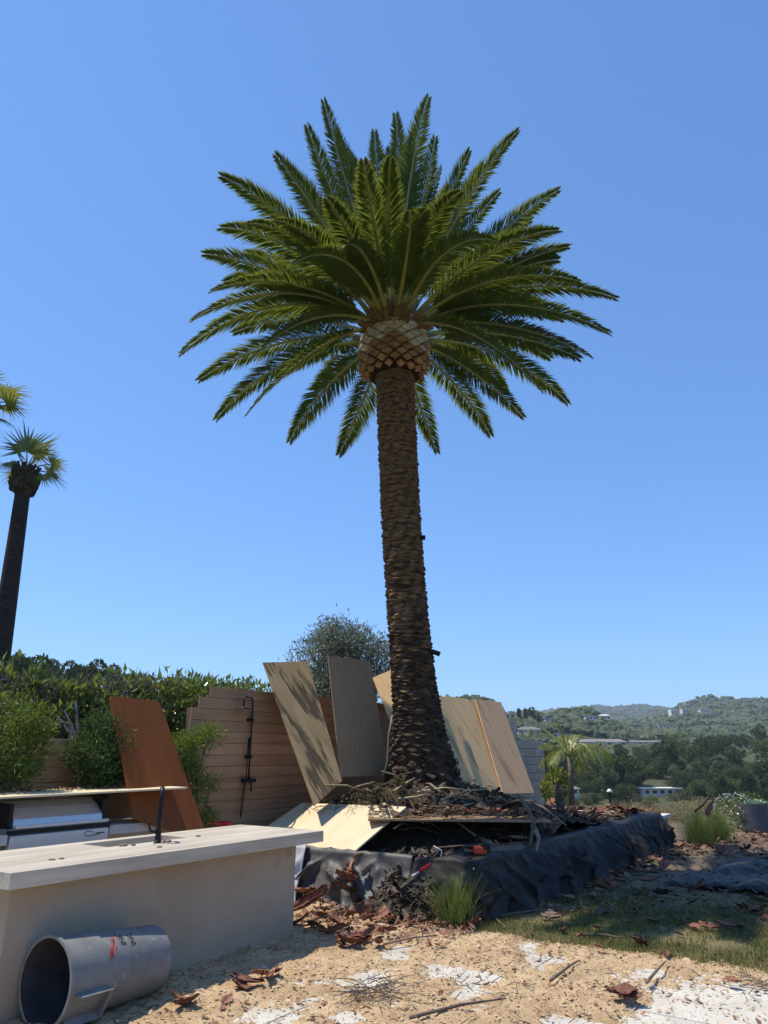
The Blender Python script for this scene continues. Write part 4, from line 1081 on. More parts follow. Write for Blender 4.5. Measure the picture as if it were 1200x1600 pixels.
# twig bundles on the sawdust: dark thin date-stalk strands
def twigs(name, label, c, n, spread, L_):
    V = MB()
    for _ in range(n):
        a = rnd.uniform(0, 6.28); l = L_ * rnd.uniform(.4, 1)
        p = Vector((c.x + rnd.gauss(0, spread), c.y + rnd.gauss(0, spread), max(0, dust_h(c.x, c.y)) + rnd.uniform(.01, .05)))
        q = p + Vector((math.cos(a) * l, math.sin(a) * l, rnd.uniform(-.01, .05))); q.z = max(q.z, .012)
        V.tube([p, p.lerp(q, .5) + Vector((rnd.uniform(-.03, .03), rnd.uniform(-.03, .03), .015)), q], [.0035, .003, .0015], 4)
    tag(V.build(name, MT['twig']), label, 'twigs', kind='stuff')
twigs('twig_heap', 'dark tangled twigs on the sawdust beside a white slab', hz(585, 1560), 60, .10, .25)
twigs('twig_heap', 'sparse dark twigs at the sawdust corner by the lawn', hz(1190, 1545), 40, .12, .25)
twigs('loose_twigs', 'loose fine twigs strewn over the sawdust', hz(760, 1570), 80, .55, .16)
V = MB()
for _ in range(240):
    px, py = rnd.gauss(575, 35), rnd.gauss(1243, 10)
    p = hd(px, py, 10.9 + rnd.uniform(-.4, .4)); p.z = bed_z(p.x, p.y) + rnd.uniform(.03, .22)
    a = rnd.gauss(-.6, .9); l = rnd.uniform(.2, .55)
    q = p + Vector((math.cos(a) * l, math.sin(a) * l, -rnd.uniform(0, .12)))
    V.tube([p, p.lerp(q, .5) + Vector((0, 0, .07)), q], [.005, .004, .002], 3, cap=False)
tag(V.build('palm_fibre', MT['fibre']), 'tuft of dry stringy palm fibre before the palm foot', 'palm fibre', kind='stuff')

# ------------------------------------------------------------------ things lying in the bed
cs = thing('chainsaw', 'orange chainsaw with long bar lying on the black tarp', 'chainsaw', hz(752, 1332, .57))
o0 = hz(752, 1332, .60); bd = (hz(826, 1322, .66) - o0); bd.z = 0.02; bd.normalize(); bs = Vector((-bd.y, bd.x, 0))
CM = Matrix(((bd.x, bs.x, 0, o0.x), (bd.y, bs.y, 0, o0.y), (bd.z, bs.z, 1, o0.z), (0, 0, 0, 1))) @ Matrix.Scale(.74, 4)
MB().box(-.13, .08, -.08, .08, -.02, .10, CM).build('body', MT['orange_plastic'], cs, bevel=.02)
MB().box(-.02, .13, -.075, .02, -.01, .13, CM).build('engine_cover', MT['black_plastic'], cs, bevel=.015)
MB().tube([CM @ Vector(p) for p in ((-.1, .09, 0), (-.06, .1, .12), (0, .05, .19), (.04, -.05, .17), (.04, -.1, .05))], .013, 8).build('front_handle', MT['black_plastic'], cs, smooth=True)
MB().tube([CM @ Vector(p) for p in ((-.12, 0, .07), (-.24, 0, .10), (-.30, 0, .05), (-.26, 0, .0), (-.12, 0, .0))], .016, 8).build('rear_handle', MT['black_plastic'], cs, smooth=True)
m_ = MB(); pr = [(.10, -.045), (.62, -.04), (.66, -.02), (.67, 0), (.66, .02), (.62, .04), (.10, .045)]; n = len(pr)
bar = m_.add([CM @ Vector((a, -.03, b + .05)) for a, b in pr] + [CM @ Vector((a, -.024, b + .05)) for a, b in pr], [tuple(range(n)), tuple(reversed(range(n, 2 * n)))] + [(i, (i + 1) % n, (i + 1) % n + n, i + n) for i in range(n)]).build('guide_bar', MT['planter_grey'], cs)
ch = MB()
for i in range(24):
    a = .13 + i * .0215
    ch.box(a, a + .013, -.033, -.021, .088, .102, CM); ch.box(a, a + .013, -.033, -.021, -.002, .008, CM)
tag(ch.build('chain', MT['black_metal'], bar), kind='stuff')
fu = thing('hand_tool', 'red and white plastic tool half buried in the litter', 'tool', hz(665, 1362, .40))
c0 = hz(665, 1364, .42); dv = RT
FM = Matrix(((RT.x, -RT.y, 0, c0.x), (RT.y, RT.x, 0, c0.y), (0, 0, 1, c0.z), (0, 0, 0, 1))) @ Matrix.Rotation(-.45, 4, 'Y')
MB().box(-.05, .13, -.03, .03, 0, .07, FM).build('grip', MT['red_plastic'], fu, bevel=.02)
MB().box(-.15, -.05, -.025, .025, -.01, .05, FM).build('nose', MT['white_plastic'], fu, bevel=.012)
MB().tube([FM @ Vector(p) for p in ((.12, 0, .02), (.2, 0, .04), (.26, 0, .12), (.2, .02, .2))], .006, 6).build('strap', MT['white_plastic'], fu, smooth=True)
gn = MB()
gcx = hz(652, 1428, .04)
for _ in range(26):
    a = rnd.uniform(0, 6.28); r_ = rnd.uniform(.08, .2); pts = []
    for i in range(9):
        q = a + i * .8; pts.append((gcx.x + math.cos(q) * r_ * rnd.uniform(.6, 1.1), gcx.y + math.sin(q) * r_ * .7 * rnd.uniform(.6, 1.1), .04 + rnd.uniform(0, .13)))
    gn.tube(pts, .006, 5)
tag(gn.build('garden_net', MT['green_net'], smooth=True), 'bundled green garden net lying beside the rush clump', 'net')

# ------------------------------------------------------------------ plants
def leaf_arr(P, Dv, L_, W_, rs, curl=.15):
    """array of diamond leaves at P pointing along Dv"""
    n = len(P)
    Dv = Dv / np.linalg.norm(Dv, axis=1, keepdims=True)
    rv = rs.normal(size=(n, 3)); sd = np.cross(Dv, rv); sd /= np.linalg.norm(sd, axis=1, keepdims=True)
    nm = np.cross(sd, Dv)
    l = (L_ * rs.uniform(.7, 1.15, (n, 1))); w = (W_ * rs.uniform(.7, 1.15, (n, 1)))
    a = P; b = P + Dv * l * .45 + sd * w * .5 + nm * l * curl * .5; c = P + Dv * l - nm * l * curl; d = P + Dv * l * .45 - sd * w * .5 + nm * l * curl * .5
    V = np.stack([a, b, c, d], 1).reshape(-1, 3)
    i = np.arange(n) * 4
    return V, np.concatenate([np.stack([i, i + 1, i + 2], 1), np.stack([i, i + 2, i + 3], 1)])
def ell(n, rs, shell=.45):
    v = rs.normal(size=(n, 3)); v /= np.linalg.norm(v, axis=1, keepdims=True)
    return v * (rs.uniform(shell, 1.0, (n, 1)) ** .6)
def plant(name, label, cat, base, lobes, n, L_, W_, leafm, stemm='twig', group=None, stem_r=.02, up=.35, shell=.4, twigs_=10, clump=0, clump_r=.1, seed=None):
    """shrub or tree: stems reach into every lobe, leaves spread through the lobes' volume; lobes = (center, radii)"""
    rs = np.random.RandomState(seed if seed is not None else rnd.randrange(9999))
    base = Vector(base)
    t = thing(name, label, cat, base, group)
    vol = np.array([r[0] * r[1] * r[2] for c, r in lobes]); vol = vol ** .75; vol /= vol.sum()
    st = MB(); lf = MB()
    for (c, r), f in zip(lobes, vol):
        c = Vector(c); m = max(6, int(n * f))
        k = max(2, int(twigs_ * f * len(lobes) / 2))
        tipsV = ell(k, rs, .5) * np.array(r) * .85 + np.array(c)
        mid = base.lerp(c, .55) + Vector((rs.normal(0, .06), rs.normal(0, .06), 0))
        st.tube([base, mid, c], [stem_r, stem_r * .75, stem_r * .5], 6)
        for q in tipsV:
            q = Vector(q); o_ = mid.lerp(c, rs.uniform(.2, 1))
            st.tube([o_, o_.lerp(q, .5) + Vector((0, 0, .05 * r[2])), q], [stem_r * .45, stem_r * .3, stem_r * .12], 4)
        if clump:
            cc = ell(max(3, m // clump), rs, shell) * np.array(r) + np.array(c)
            P = cc[rs.randint(0, len(cc), m)] + rs.normal(size=(m, 3)) * clump_r
        else:
            P = ell(m, rs, shell) * np.array(r) + np.array(c)
        D_ = (P - np.array(c)) / np.array(r) * .7 + rs.normal(size=(m, 3)) * .7 + np.array([0, 0, up])
        lf.arr(*leaf_arr(P, D_, L_, W_, rs))
    st.build('stems', MT[stemm], t, smooth=True)
    tag(lf.build('foliage', MT[leafm], t), kind='stuff')
    return t
def lobe(px, py, X, rx, rz, ry=None):     # lobe centre on the ray at plane X
    return (hx(px, py, X), (ry or rx, rx, rz))
# glossy hedge behind the fences
k = 0
HLX = {5: 'glossy hedge shrub standing nearest the slender fan palm', 45: 'glossy hedge shrub just behind the bright feathery shrub', 85: 'glossy hedge shrub between the bright feathery shrub and pale bare branches', 130: 'glossy hedge shrub growing around the pale bare branches', 170: 'glossy hedge shrub behind the dark feathery shrub', 212: 'glossy hedge shrub behind the top of the rust board',
       250: 'glossy hedge shrub at the shower side of the rust board', 290: 'glossy hedge shrub between the rust board and the fence end', 322: 'glossy hedge shrub touching the stepped end of the tall fence', 355: 'low hedge shrub peeping over the stepped fence end', 392: 'low hedge shrub peeping over the fence above the shower', 425: 'low hedge shrub beside the top of the weathered plywood'}
HL = ['glossy leaved hedge shrub rising behind the low fence', 'glossy leaved hedge shrub beside the tall fence end', 'low glossy hedge shrub peeping over the shower fence']
for (px, top, dx, w) in ((5, 1062, -8.6, .62), (45, 1090, -8.9, .55), (85, 1076, -8.5, .6), (130, 1084, -8.7, .6), (170, 1073, -8.5, .55), (212, 1078, -8.7, .55), (250, 1072, -8.5, .5), (290, 1076, -8.5, .5), (322, 1082, -8.6, .42)):
    c = hx(px, top + 42, dx); ctop = hx(px, top, dx)
    b0 = (c.x, c.y, .1)
    lobes = [((c.x, c.y, c.z), (.4, w, .55)), ((c.x, c.y + rnd.uniform(-.2, .2), c.z - .75), (.4, w, .55)), ((c.x + .1, c.y + rnd.uniform(-.3, .3), ctop.z - .12), (.2, w * .5, .2))]
    plant('hedge_shrub', HLX[px], 'shrub', b0, lobes, 950, .15, .055, 'hedge_leaf', group='hedge behind the low fence' if px < 200 else 'hedge by the tall fence end', stem_r=.03, clump=7, clump_r=.045, up=.7, twigs_=26)
for (px, top) in ((355, 1072), (392, 1066), (425, 1070)):
    c = hx(px, top + 14, -8.7)
    plant('hedge_shrub', HLX[px], 'shrub', (c.x, c.y, .1), [((c.x, c.y, c.z), (.35, .5, .2)), ((c.x, c.y, c.z - .5), (.35, .5, .5))], 600, .11, .045, 'hedge_leaf', group='hedge behind the shower fence', stem_r=.025, clump=7, clump_r=.04, up=.7)
# pale bare branches in the hedge
for (pts_) in ([(118, 1156), (112, 1133), (100, 1110)], [(112, 1133), (98, 1128), (88, 1118)], [(121, 1145), (119, 1110), (118, 1095)], [(120, 1150), (105, 1140), (100, 1132)]):
    P_ = [hx(a, b, -8.15) for a, b in pts_]
    if P_[0].z > 1.7: P_ = [Vector((P_[0].x - .02, P_[0].y, .2))] + P_
    stick('bare_branch', 'pale bare branch rising through the hedge behind the low fence', 'branch', 'bare branches in the hedge', P_, [.028] + [.02 - .004 * i for i in range(len(P_) - 1)], 'pale_twig')
V = MB()
for _ in range(520):
    px = rnd.uniform(5, 300); py = rnd.uniform(1070, 1130); p = hx(px, py, rnd.uniform(-8.5, -8.3))
    q = p + Vector((rnd.uniform(-.1, .1), rnd.uniform(-.25, .25), rnd.uniform(.05, .3)))
    V.tube([p, p.lerp(q, .5) + Vector((0, .02, 0)), q], [.006, .005, .002], 4)
tag(V.build('dry_twigs', MT['twig']), 'tangle of dry brown twigs in the hedge top', 'twigs', kind='stuff')
# soft needle shrubs in front of the fence
plant('soft_shrub', 'bright feathery shrub at the grill end of the fence', 'shrub', (-7.5, 3.9, .4), [lobe(10, 1130, -7.5, .34, .30), lobe(45, 1130, -7.45, .22, .22), lobe(20, 1175, -7.45, .36, .26), lobe(0, 1210, -7.45, .34, .2), lobe(55, 1150, -7.45, .16, .15)], 5200, .075, .012, 'soft_leaf', stem_r=.016, clump=14, clump_r=.05, twigs_=20)
plant('soft_shrub', 'dark feathery shrub between the fence and the rust board', 'shrub', (-7.5, 5.2, .4), [lobe(160, 1150, -7.55, .2, .3), lobe(150, 1185, -7.45, .28, .2), lobe(160, 1212, -7.4, .3, .15), lobe(180, 1180, -7.45, .2, .3), lobe(120, 1172, -7.45, .12, .1)], 5200, .075, .012, 'soft_dark', stem_r=.016, clump=14, clump_r=.05, twigs_=20)
plant('soft_shrub', 'bright feathery shrub beside the rust board and shower fence', 'shrub', (-7.3, 6.6, .42), [lobe(300, 1160, -7.45, .2, .11), lobe(328, 1150, -7.4, .16, .09), lobe(285, 1175, -7.4, .14, .2), lobe(300, 1205, -7.3, .15, .14), lobe(328, 1224, -7.2, .11, .08), lobe(300, 1250, -7.2, .12, .12), lobe(322, 1278, -7.15, .12, .08)], 3600, .07, .012, 'soft_leaf', stem_r=.014, clump=14, clump_r=.045, twigs_=16)
# olive tree
oc = hd(540, 1040, 16.5)
plant('olive_tree', 'silvery olive tree rising behind the leaning plywood', 'tree', (oc.x, oc.y, 0), [(hd(500, 1040, 16.5), (.8, .7, .75)), (hd(525, 1005, 16.5), (.6, .6, .55)), (hd(560, 1020, 16.5), (.7, .7, .55)), (hd(595, 1035, 16.6), (.55, .6, .55)), (hd(510, 1085, 16.3), (.8, .8, .6)), (hd(545, 1070, 16.3), (.9, .8, .6)), (hd(518, 985, 16.5), (.3, .3, .3)), (hd(560, 995, 16.5), (.35, .35, .25))], 17000, .10, .028, 'olive_leaf', stem_r=.07, clump=9, clump_r=.09, twigs_=20, shell=.3)
# ornamental rush clumps
def rush(label, c, n, h, spread, group=None):
    c = Vector(c); V = []; Fa = []
    for _ in range(n):
        a = rnd.uniform(0, 6.283); r_ = abs(rnd.gauss(0, spread * .4)); lean = abs(rnd.gauss(0, .42)); hh = h * rnd.uniform(.45, 1.05)
        ca, sa = math.cos(a), math.sin(a); w = .0050
        b = len(V); p0 = (c.x + ca * r_, c.y + sa * r_)
        for i in range(5):
            t = i / 4; o_ = lean * hh * t ** 1.8
            zz = c.z + hh * (t - .18 * lean * t * t * 2)
            ww = w * (1 - .85 * t)
            V += [(p0[0] + ca * o_ - sa * ww, p0[1] + sa * o_ + ca * ww, zz), (p0[0] + ca * o_ + sa * ww, p0[1] + sa * o_ - ca * ww, zz)]
        Fa += [(b + 2 * i, b + 2 * i + 1, b + 2 * i + 3, b + 2 * i + 2) for i in range(4)]
    m_ = MB(); m_.v = V; m_.f = Fa
    o = m_.build('rush_clump', MT['rush'], origin=c)
    return tag(o, label, 'grass clump', group)
rush('green rush clump growing before the corner of the tarped bed', hz(708, 1450, .0) + Vector((0, 0, .0)), 520, .56, .26)
rush('rush clump beside the far end of the tarped bed', hz(1095, 1322, .0), 900, .70, .4)
rush('rush clump between the bed end and the flowering bush', hz(1125, 1315, .0), 700, .62, .4)
# flowering bush, silver plant, planter
bc = hz(1148, 1298, 0)
bu = plant('flowering_bush', 'small leaved bush with white blossom beside the planter', 'bush', bc, [((bc.x, bc.y, .35), (.5, .5, .35)), ((bc.x + .3, bc.y + .4, .42), (.45, .45, .4))], 3000, .05, .028, 'hedge_leaf', stem_r=.02)
rs = np.random.RandomState(3)
P = ell(700, rs, .9) * np.array([.52, .52, .40]) + np.array([bc.x + .08, bc.y + .1, .40])
tag(MB().arr(*leaf_arr(P, rs.normal(size=(700, 3)) + np.array([0, 0, .5]), .035, .03, rs)).build('blossom', MT['white_flower'], bu), kind='stuff')
plc = hz(1186, 1300, 0)
pl = thing('planter', 'dark grey tapered planter bowl standing past the bed', 'planter', plc)
MB().lathe([(.30, 0), (.36, .04), (.40, .58), (.40, .60), (.365, .60), (.35, .52)], 36, Matrix.Translation(plc)).build('pot', MT['planter_grey'], pl, smooth=False)
MB().lathe([(.355, .5), (.355, .52)], 30, Matrix.Translation(plc)).build('soil', MT['soil'], pl)
sc_ = thing('succulent', 'pale green succulent rosette growing in the grey planter', 'succulent', plc + Vector((0, 0, .52)))
for i in range(26):
    a = i * 2.4; t = i / 26
    el = .25 + .9 * t; l = .26 - .1 * t
    d = Vector((math.cos(a) * math.cos(el), math.sin(a) * math.cos(el), math.sin(el))); s = Vector((-math.sin(a), math.cos(a), 0))
    c = plc + Vector((math.cos(a) * .12 * (1 - t), math.sin(a) * .12 * (1 - t), .53))
    P = [c - s * .02, c + s * .02, c + d * l * .6 + s * .07 + Vector((0, 0, .02)), c + d * l, c + d * l * .6 - s * .07 + Vector((0, 0, .02)), c + d * l * .5 - Vector((0, 0, .015))]
    MB().add(P, [(0, 1, 5), (1, 2, 5), (2, 3, 5), (3, 4, 5), (4, 0, 5)]).build('leaf', MT['succulent'], sc_)
# low dry bushes at the terrace edge
for i, (px, py, D, w) in enumerate(((965, 1250, 21, .8), (1000, 1252, 21, .7), (1060, 1248, 20.6, .8), (1085, 1246, 20.8, .7), (1120, 1250, 21, .7), (1015, 1253, 21.5, .7))):
    p = hd(px, py, D)
    plant('dry_bush', 'low straw coloured bush at the terrace edge', 'bush', (p.x, p.y, -.05), [((p.x, p.y, p.z - .42), (w, w, .34))], 1500, .07, .02, 'dry_bush', group='dry bushes at the terrace edge', stem_r=.02, clump=8, clump_r=.06)
# young arching palm
qb = hd(893, 1262, 18.6); qtop = hd(890, 1182, 18.6)
qp = thing('young_palm', 'young palm with arching yellow green fronds past the bed', 'palm', (qb.x, qb.y, -.05))
MB().tube([(qb.x, qb.y, -.1), qb.lerp(qtop, .5), qtop], [.09, .07, .055], 10).build('trunk', MT['twig'], qp, smooth=True)
for (px, py, dD, lift) in ((965, 1212, .2, .55), (945, 1205, -.6, .6), (845, 1165, .2, .25), (850, 1140, .3, .1), (870, 1128, -.1, .1), (905, 1150, .6, .3), (930, 1190, -.8, .5), (955, 1185, .8, .35), (862, 1195, -.6, .4), (880, 1150, .8, .2), (910, 1212, .9, .55), (845, 1200, .4, .5)):
    frond(qp, qtop, hd(px, py, 18.6 + dD), lift, leaf=.30, mat_leaf='queen', pairs=34, droop=.9, width=.022, r0=.02, start=.2, sag=.2)
gp = hd(866, 1240, 18)
plant('leafy_plant', 'bright leafy plant at the foot of the block wall', 'plant', (gp.x, gp.y, 0), [(hd(866, 1232, 18), (.3, .3, .32)), (hd(872, 1215, 18), (.2, .2, .2))], 700, .12, .05, 'queen', stem_r=.015)
lpz = hd(952, 1262, 23)
lm = thing('garden_lamp', 'small white capped garden lamp past the terrace', 'lamp', (lpz.x, lpz.y, terrain(lpz.x, lpz.y)))
ltop = hd(952, 1232, 23)
MB().tube([(lpz.x, lpz.y, terrain(lpz.x, lpz.y) - .1), (ltop.x, ltop.y, ltop.z - .1)], .03, 8).build('post', MT['black_metal'], lm)
MB().lathe([(.08, 0), (.085, .02), (.04, .08), (.01, .09)], 16, Matrix.Translation((ltop.x, ltop.y, ltop.z - .1))).build('cap', MT['lamp_white'], lm, smooth=True)

# ------------------------------------------------------------------ fan palms on the left
def fan_leaf(parent, A, c, d, size, n=24, name='fan_leaf'):
    size *= 1.22
    d = Vector(d).normalized(); up = Vector((0, 0, 1))
    s = d.cross(up); s = s.normalized() if s.length > .1 else Vector((1, 0, 0))
    nm = s.cross(d).normalized()
    ang = rnd.uniform(-.7, .7); s, nm = s * math.cos(ang) + nm * math.sin(ang), nm * math.cos(ang) - s * math.sin(ang)
    c = Vector(c)
    pet = MB().tube([A, Vector(A).lerp(c, .5) + up * .04, c], [.03, .022, .016], 6).build(name, MT['petiole'], parent, smooth=True)
    V = []; Fa = []
    for i in range(n):
        a = (i / (n - 1) - .5) * R(215)
        e = d * math.cos(a) + s * math.sin(a)
        l = size * (1 - .25 * abs(a) / 1.9) * rnd.uniform(.9, 1.08)
        w = s * math.cos(a) - d * math.sin(a)
        m = c + e * l * .42 + nm * .05 * l
        t = c + e * l - up * rnd.uniform(.0, .28) * l + nm * .04
        b = len(V)
        V += [c, m - w * l * .034, m + w * l * .034, t]
        Fa += [(b, b + 1, b + 2), (b + 1, b + 3, b + 2)]
    m_ = MB(); m_.v = [tuple(v) for v in V]; m_.f = Fa
    tag(m_.build('fan_blades', MT['fan'], pet), kind='stuff')
def fan_palm(label, tx, ty, D, base_px, spec, trunk_r):
    top = hd(tx, ty, D); bz_ = hd(base_px, 1150, D); bz_.z = terrain(bz_.x, bz_.y)
    t = thing('fan_palm', label, 'palm', bz_)
    pts = [bz_ - Vector((0, 0, .2))] + [bz_.lerp(top, f) for f in (.2, .4, .6, .8, .94, 1.0)]
    MB().tube(pts, [trunk_r * 1.3, trunk_r * 1.2, trunk_r * 1.1, trunk_r, trunk_r * .88, trunk_r * .8, trunk_r * .8], 18).build('trunk', MT['fan_trunk'], t, smooth=True)
    m_ = MB().lathe([(trunk_r * .8, -.38), (trunk_r * 1.25, -.22), (trunk_r * 1.4, 0), (trunk_r * 1.2, .22), (.06, .42)], 18, Matrix.Translation(top))
    for i, v in enumerate(m_.v):
        f = 1 + .16 * fbm(v[0] * 9, v[1] * 9, v[2] * 9); m_.v[i] = (top.x + (v[0] - top.x) * f, top.y + (v[1] - top.y) * f, v[2])
    for _ in range(90):
        a = rnd.uniform(0, 6.283); zz = rnd.uniform(-.3, .3); r_ = trunk_r * (1.32 - .5 * abs(zz))
        p = top + Vector((math.cos(a) * r_, math.sin(a) * r_, zz)); q = p + Vector((math.cos(a) * .07, math.sin(a) * .07, .13))
        m_.tube([p - Vector((0, 0, .08)), p, q], [.05, .045, .03], 5)
    m_.build('leaf_stub_collar', MT['skirt'], t)
    tp = top + Vector((0, 0, .3))
    for (px, py, dx, dy, dD, size) in spec:
        c = hd(px, py, D + dD)
        d = RT * dx + Vector((0, 0, dy)) + Vector((-.56, .83, 0)) * dD * .5
        fan_leaf(t, tp, c, d, size)
fan_palm('slender fan palm with a small open crown', 38, 752, 20, -14, [(42, 705, .05, 1, -.2, .78), (28, 710, -.6, .7, .2, .8), (70, 700, .55, .6, .1, .62), (62, 712, .5, .4, .5, .55), (74, 738, .8, -.45, 0, .62), (22, 726, -.9, -.05, 0, .6), (26, 740, -.5, -.6, .3, .4), (52, 712, .3, .8, .5, .6), (80, 725, .9, 0, .3, .45), (66, 742, .4, -.8, -.2, .4)], .235)
fan_palm('tall fan palm with crown cut by the picture edge', -30, 650, 20.5, -62, [(6, 618, .9, .4, 0, .72), (4, 640, .95, .1, .2, .72), (-5, 655, .8, -.4, 0, .6), (-40, 600, -.1, 1, 0, .8), (-60, 615, -.8, .6, 0, .8), (-20, 600, .4, .9, .2, .7), (-70, 645, -.9, -.1, 0, .7), (8, 628, .9, .2, -.4, .6)], .27)

# ------------------------------------------------------------------ far trees
HOUSES = [  # label, px, py of the foot, width px, wall height m, depth m, roof, hip, flat, turn, windows
 ('long low house with grey hip roof on the far slope', 940, 1166, 70, 3.4, 10, 'house_roof', 2.4, False, 0, 7),
 ('low grey roofed wing with white walls beside the long house', 1002, 1164, 58, 3.0, 9, 'house_roof', 1.8, False, .2, 6),
 ('white pavilion among pines on the left ridge top', 805, 1101, 24, 4.2, 9, 'roof_pale', 1, True, 0, 5),
 ('pale two storey house below the cypresses', 826, 1153, 34, 5.5, 9, 'house_roof', 2.0, False, 0, 4),
 ('small pale roofed house left of the long house', 876, 1153, 28, 3, 8, 'roof_pale', 1, True, 0, 3),
 ('low house with flat white roof down in the valley', 1030, 1243, 54, 2.6, 8, 'roof_pale', 1, True, 0, 5),
 ('white house with pale roof behind the right trees', 1180, 1177, 40, 3.2, 9, 'roof_pale', 2.5, False, 0, 4),
 ('pale house glimpsed between dark trees', 1066, 1163, 18, 3, 8, 'roof_pale', 1.5, False, 0, 3),
 ('pinkish house beside the white house on the right', 1155, 1175, 22, 3, 8, 'house_roof', 2, False, 0, 3),
 ('white house high on the mid ridge', 922, 1126, 16, 5, 10, 'roof_pale', 1, True, 0, 3),
 ('second white house along the mid ridge', 944, 1125, 16, 5, 10, 'roof_pale', 2, False, 0, 3),
 ('bright white block on the far valley floor', 1052, 1120, 9, 18, 18, 'roof_pale', 1, True, 0, 2),
 ('smaller white block beside the far bright one', 1069, 1115, 8, 12, 18, 'roof_pale', 1, True, 0, 2),
 ('row of pale far buildings below the right hill', 1100, 1115, 14, 8, 18, 'roof_pale', 1, True, 0, 3),
 ('pale house just under the left ridge pavilion', 822, 1110, 26, 4, 9, 'house_roof', 1.5, False, 0, 4),
 ('white terrace house beside the cypresses', 800, 1125, 22, 5, 9, 'roof_pale', 1, True, 0, 3),
 ('pale house right of the cypresses', 858, 1130, 14, 5, 9, 'roof_pale', 1, True, 0, 2),
 ('grey roofed house low in the valley behind the young palm', 880, 1243, 40, 2.6, 8, 'house_roof', 1.5, False, 0, 3),
 ('long pale house far down the middle valley', 1040, 1138, 20, 5, 10, 'roof_pale', 1, True, 0, 4)]
HB = []
for h_ in HOUSES:
    p = march(h_[1], h_[2])
    if p is not None: HB.append((h_[1] - h_[3] / 2 - 1, h_[1] + h_[3] / 2 + 1, h_[2] - (h_[4] + .8) / p.length * 1171, h_[2] - 1, p.length))
def proj(p):
    q = Vector(p) - CAM; w = q.dot(FW)
    return 600 + FPX * q.dot(RT) / w, 800 - FPX * q.dot(UP) / w
def blocks_house(p, r, h):
    x, y = proj(p); d = Vector(p).length; k = 1171 / d
    return any(d < hd_ + 14 and x + r * k > a and x - r * k < b and y - h * k < dd - .25 * (dd - c) and y > c for a, b, c, dd, hd_ in HB)
def tree_proto(i, kind):
    rs = np.random.RandomState(100 + i)
    t = empty('tree')
    lf = MB()
    if kind == 'round':
        lobes = [((rs.uniform(-.28, .28), rs.uniform(-.28, .28), rs.uniform(.42, .82)), rs.uniform(.2, .34)) for _ in range(8)]
    elif kind == 'tall':
        lobes = [((rs.uniform(-.12, .12), rs.uniform(-.12, .12), z), .2 - .05 * abs(z - .5)) for z in np.linspace(.25, .9, 7)]
    elif kind == 'cypress':
        lobes = [((0, 0, z), .105 * (1.05 - z)+.015) for z in np.linspace(.1, .95, 9)]
    elif kind == 'pine':
        lobes = [((rs.uniform(-.34, .34), rs.uniform(-.34, .34), rs.uniform(.68, .92)), rs.uniform(.14, .24)) for _ in range(9)]
    else:
        lobes = [((rs.uniform(-.45, .45), rs.uniform(-.45, .45), rs.uniform(.25, .55)), rs.uniform(.25, .36)) for _ in range(7)]
    st = MB().tube([(0, 0, -.06), (0, 0, .35), (.02, 0, .6)], [.035, .028, .012], 6)
    for c, r in lobes:
        n = 150
        P = ell(n, rs, .5) * np.array([r, r, r * .85]) + np.array(c)
        D_ = (P - np.array(c)) / r + rs.normal(size=(n, 3)) * .5 + np.array([0, 0, .3])
        lf.arr(*leaf_arr(P, D_, .085, .062, rs, .2))
        st.tube([(0, 0, .25), tuple(np.array(c) * .8), c], [.02, .013, .006], 4)
    st.build('trunk', MT['far_trunk'], t, local=True)
    cr = lf.build('crown', MT['tree%d' % (i % 4)], t, local=True)
    return t
KINDS = [('round', 'dark rounded tree on the far hillside', 'dark rounded trees on the far hillside', 7), ('round', 'mid green rounded tree on the far hillside', 'mid green trees on the far hillside', 6.5), ('bush', 'grey green scrub bush on the far slope', 'grey green scrub on the far slope', 4.5), ('bush', 'light green bush on the far slope', 'light green bushes on the far slope', 4),
         ('tall', 'tall dark tree on the far hillside', 'tall dark trees on the far hillside', 12), ('pine', 'flat topped pine on the far ridge', 'flat topped pines on the far ridge', 12), ('cypress', 'slim dark cypress on the left ridge slope', 'slim cypresses on the left ridge', 13), ('tall', 'tall olive green tree on the far hillside', 'tall olive green trees on the far hillside', 10)]
MATI = [0, 1, 2, 3, 0, 1, 0, 2]
PROT = []
for i, (kd, lb, gp_, h) in enumerate(KINDS):
    t = tree_proto(i, kd)
    for c in [c for c in bpy.data.objects if c.parent == t and c.name.startswith('crown')]:
        c.data.materials.clear(); c.data.materials.append(MT['tree%d' % MATI[i]])
    tag(t, lb, 'tree', gp_)
    PROT.append([t, copies(t), True])
ntree = 0
def put_tree(k, p, h, wide=1.0):
    global ntree
    t, mk, first = PROT[k]
    if first: o = t; PROT[k][2] = False
    else: o = mk()
    o.location = p; o.rotation_euler = (0, 0, rnd.uniform(0, 6.28)); o.scale = (h * wide, h * wide, h); ntree += 1
    return o
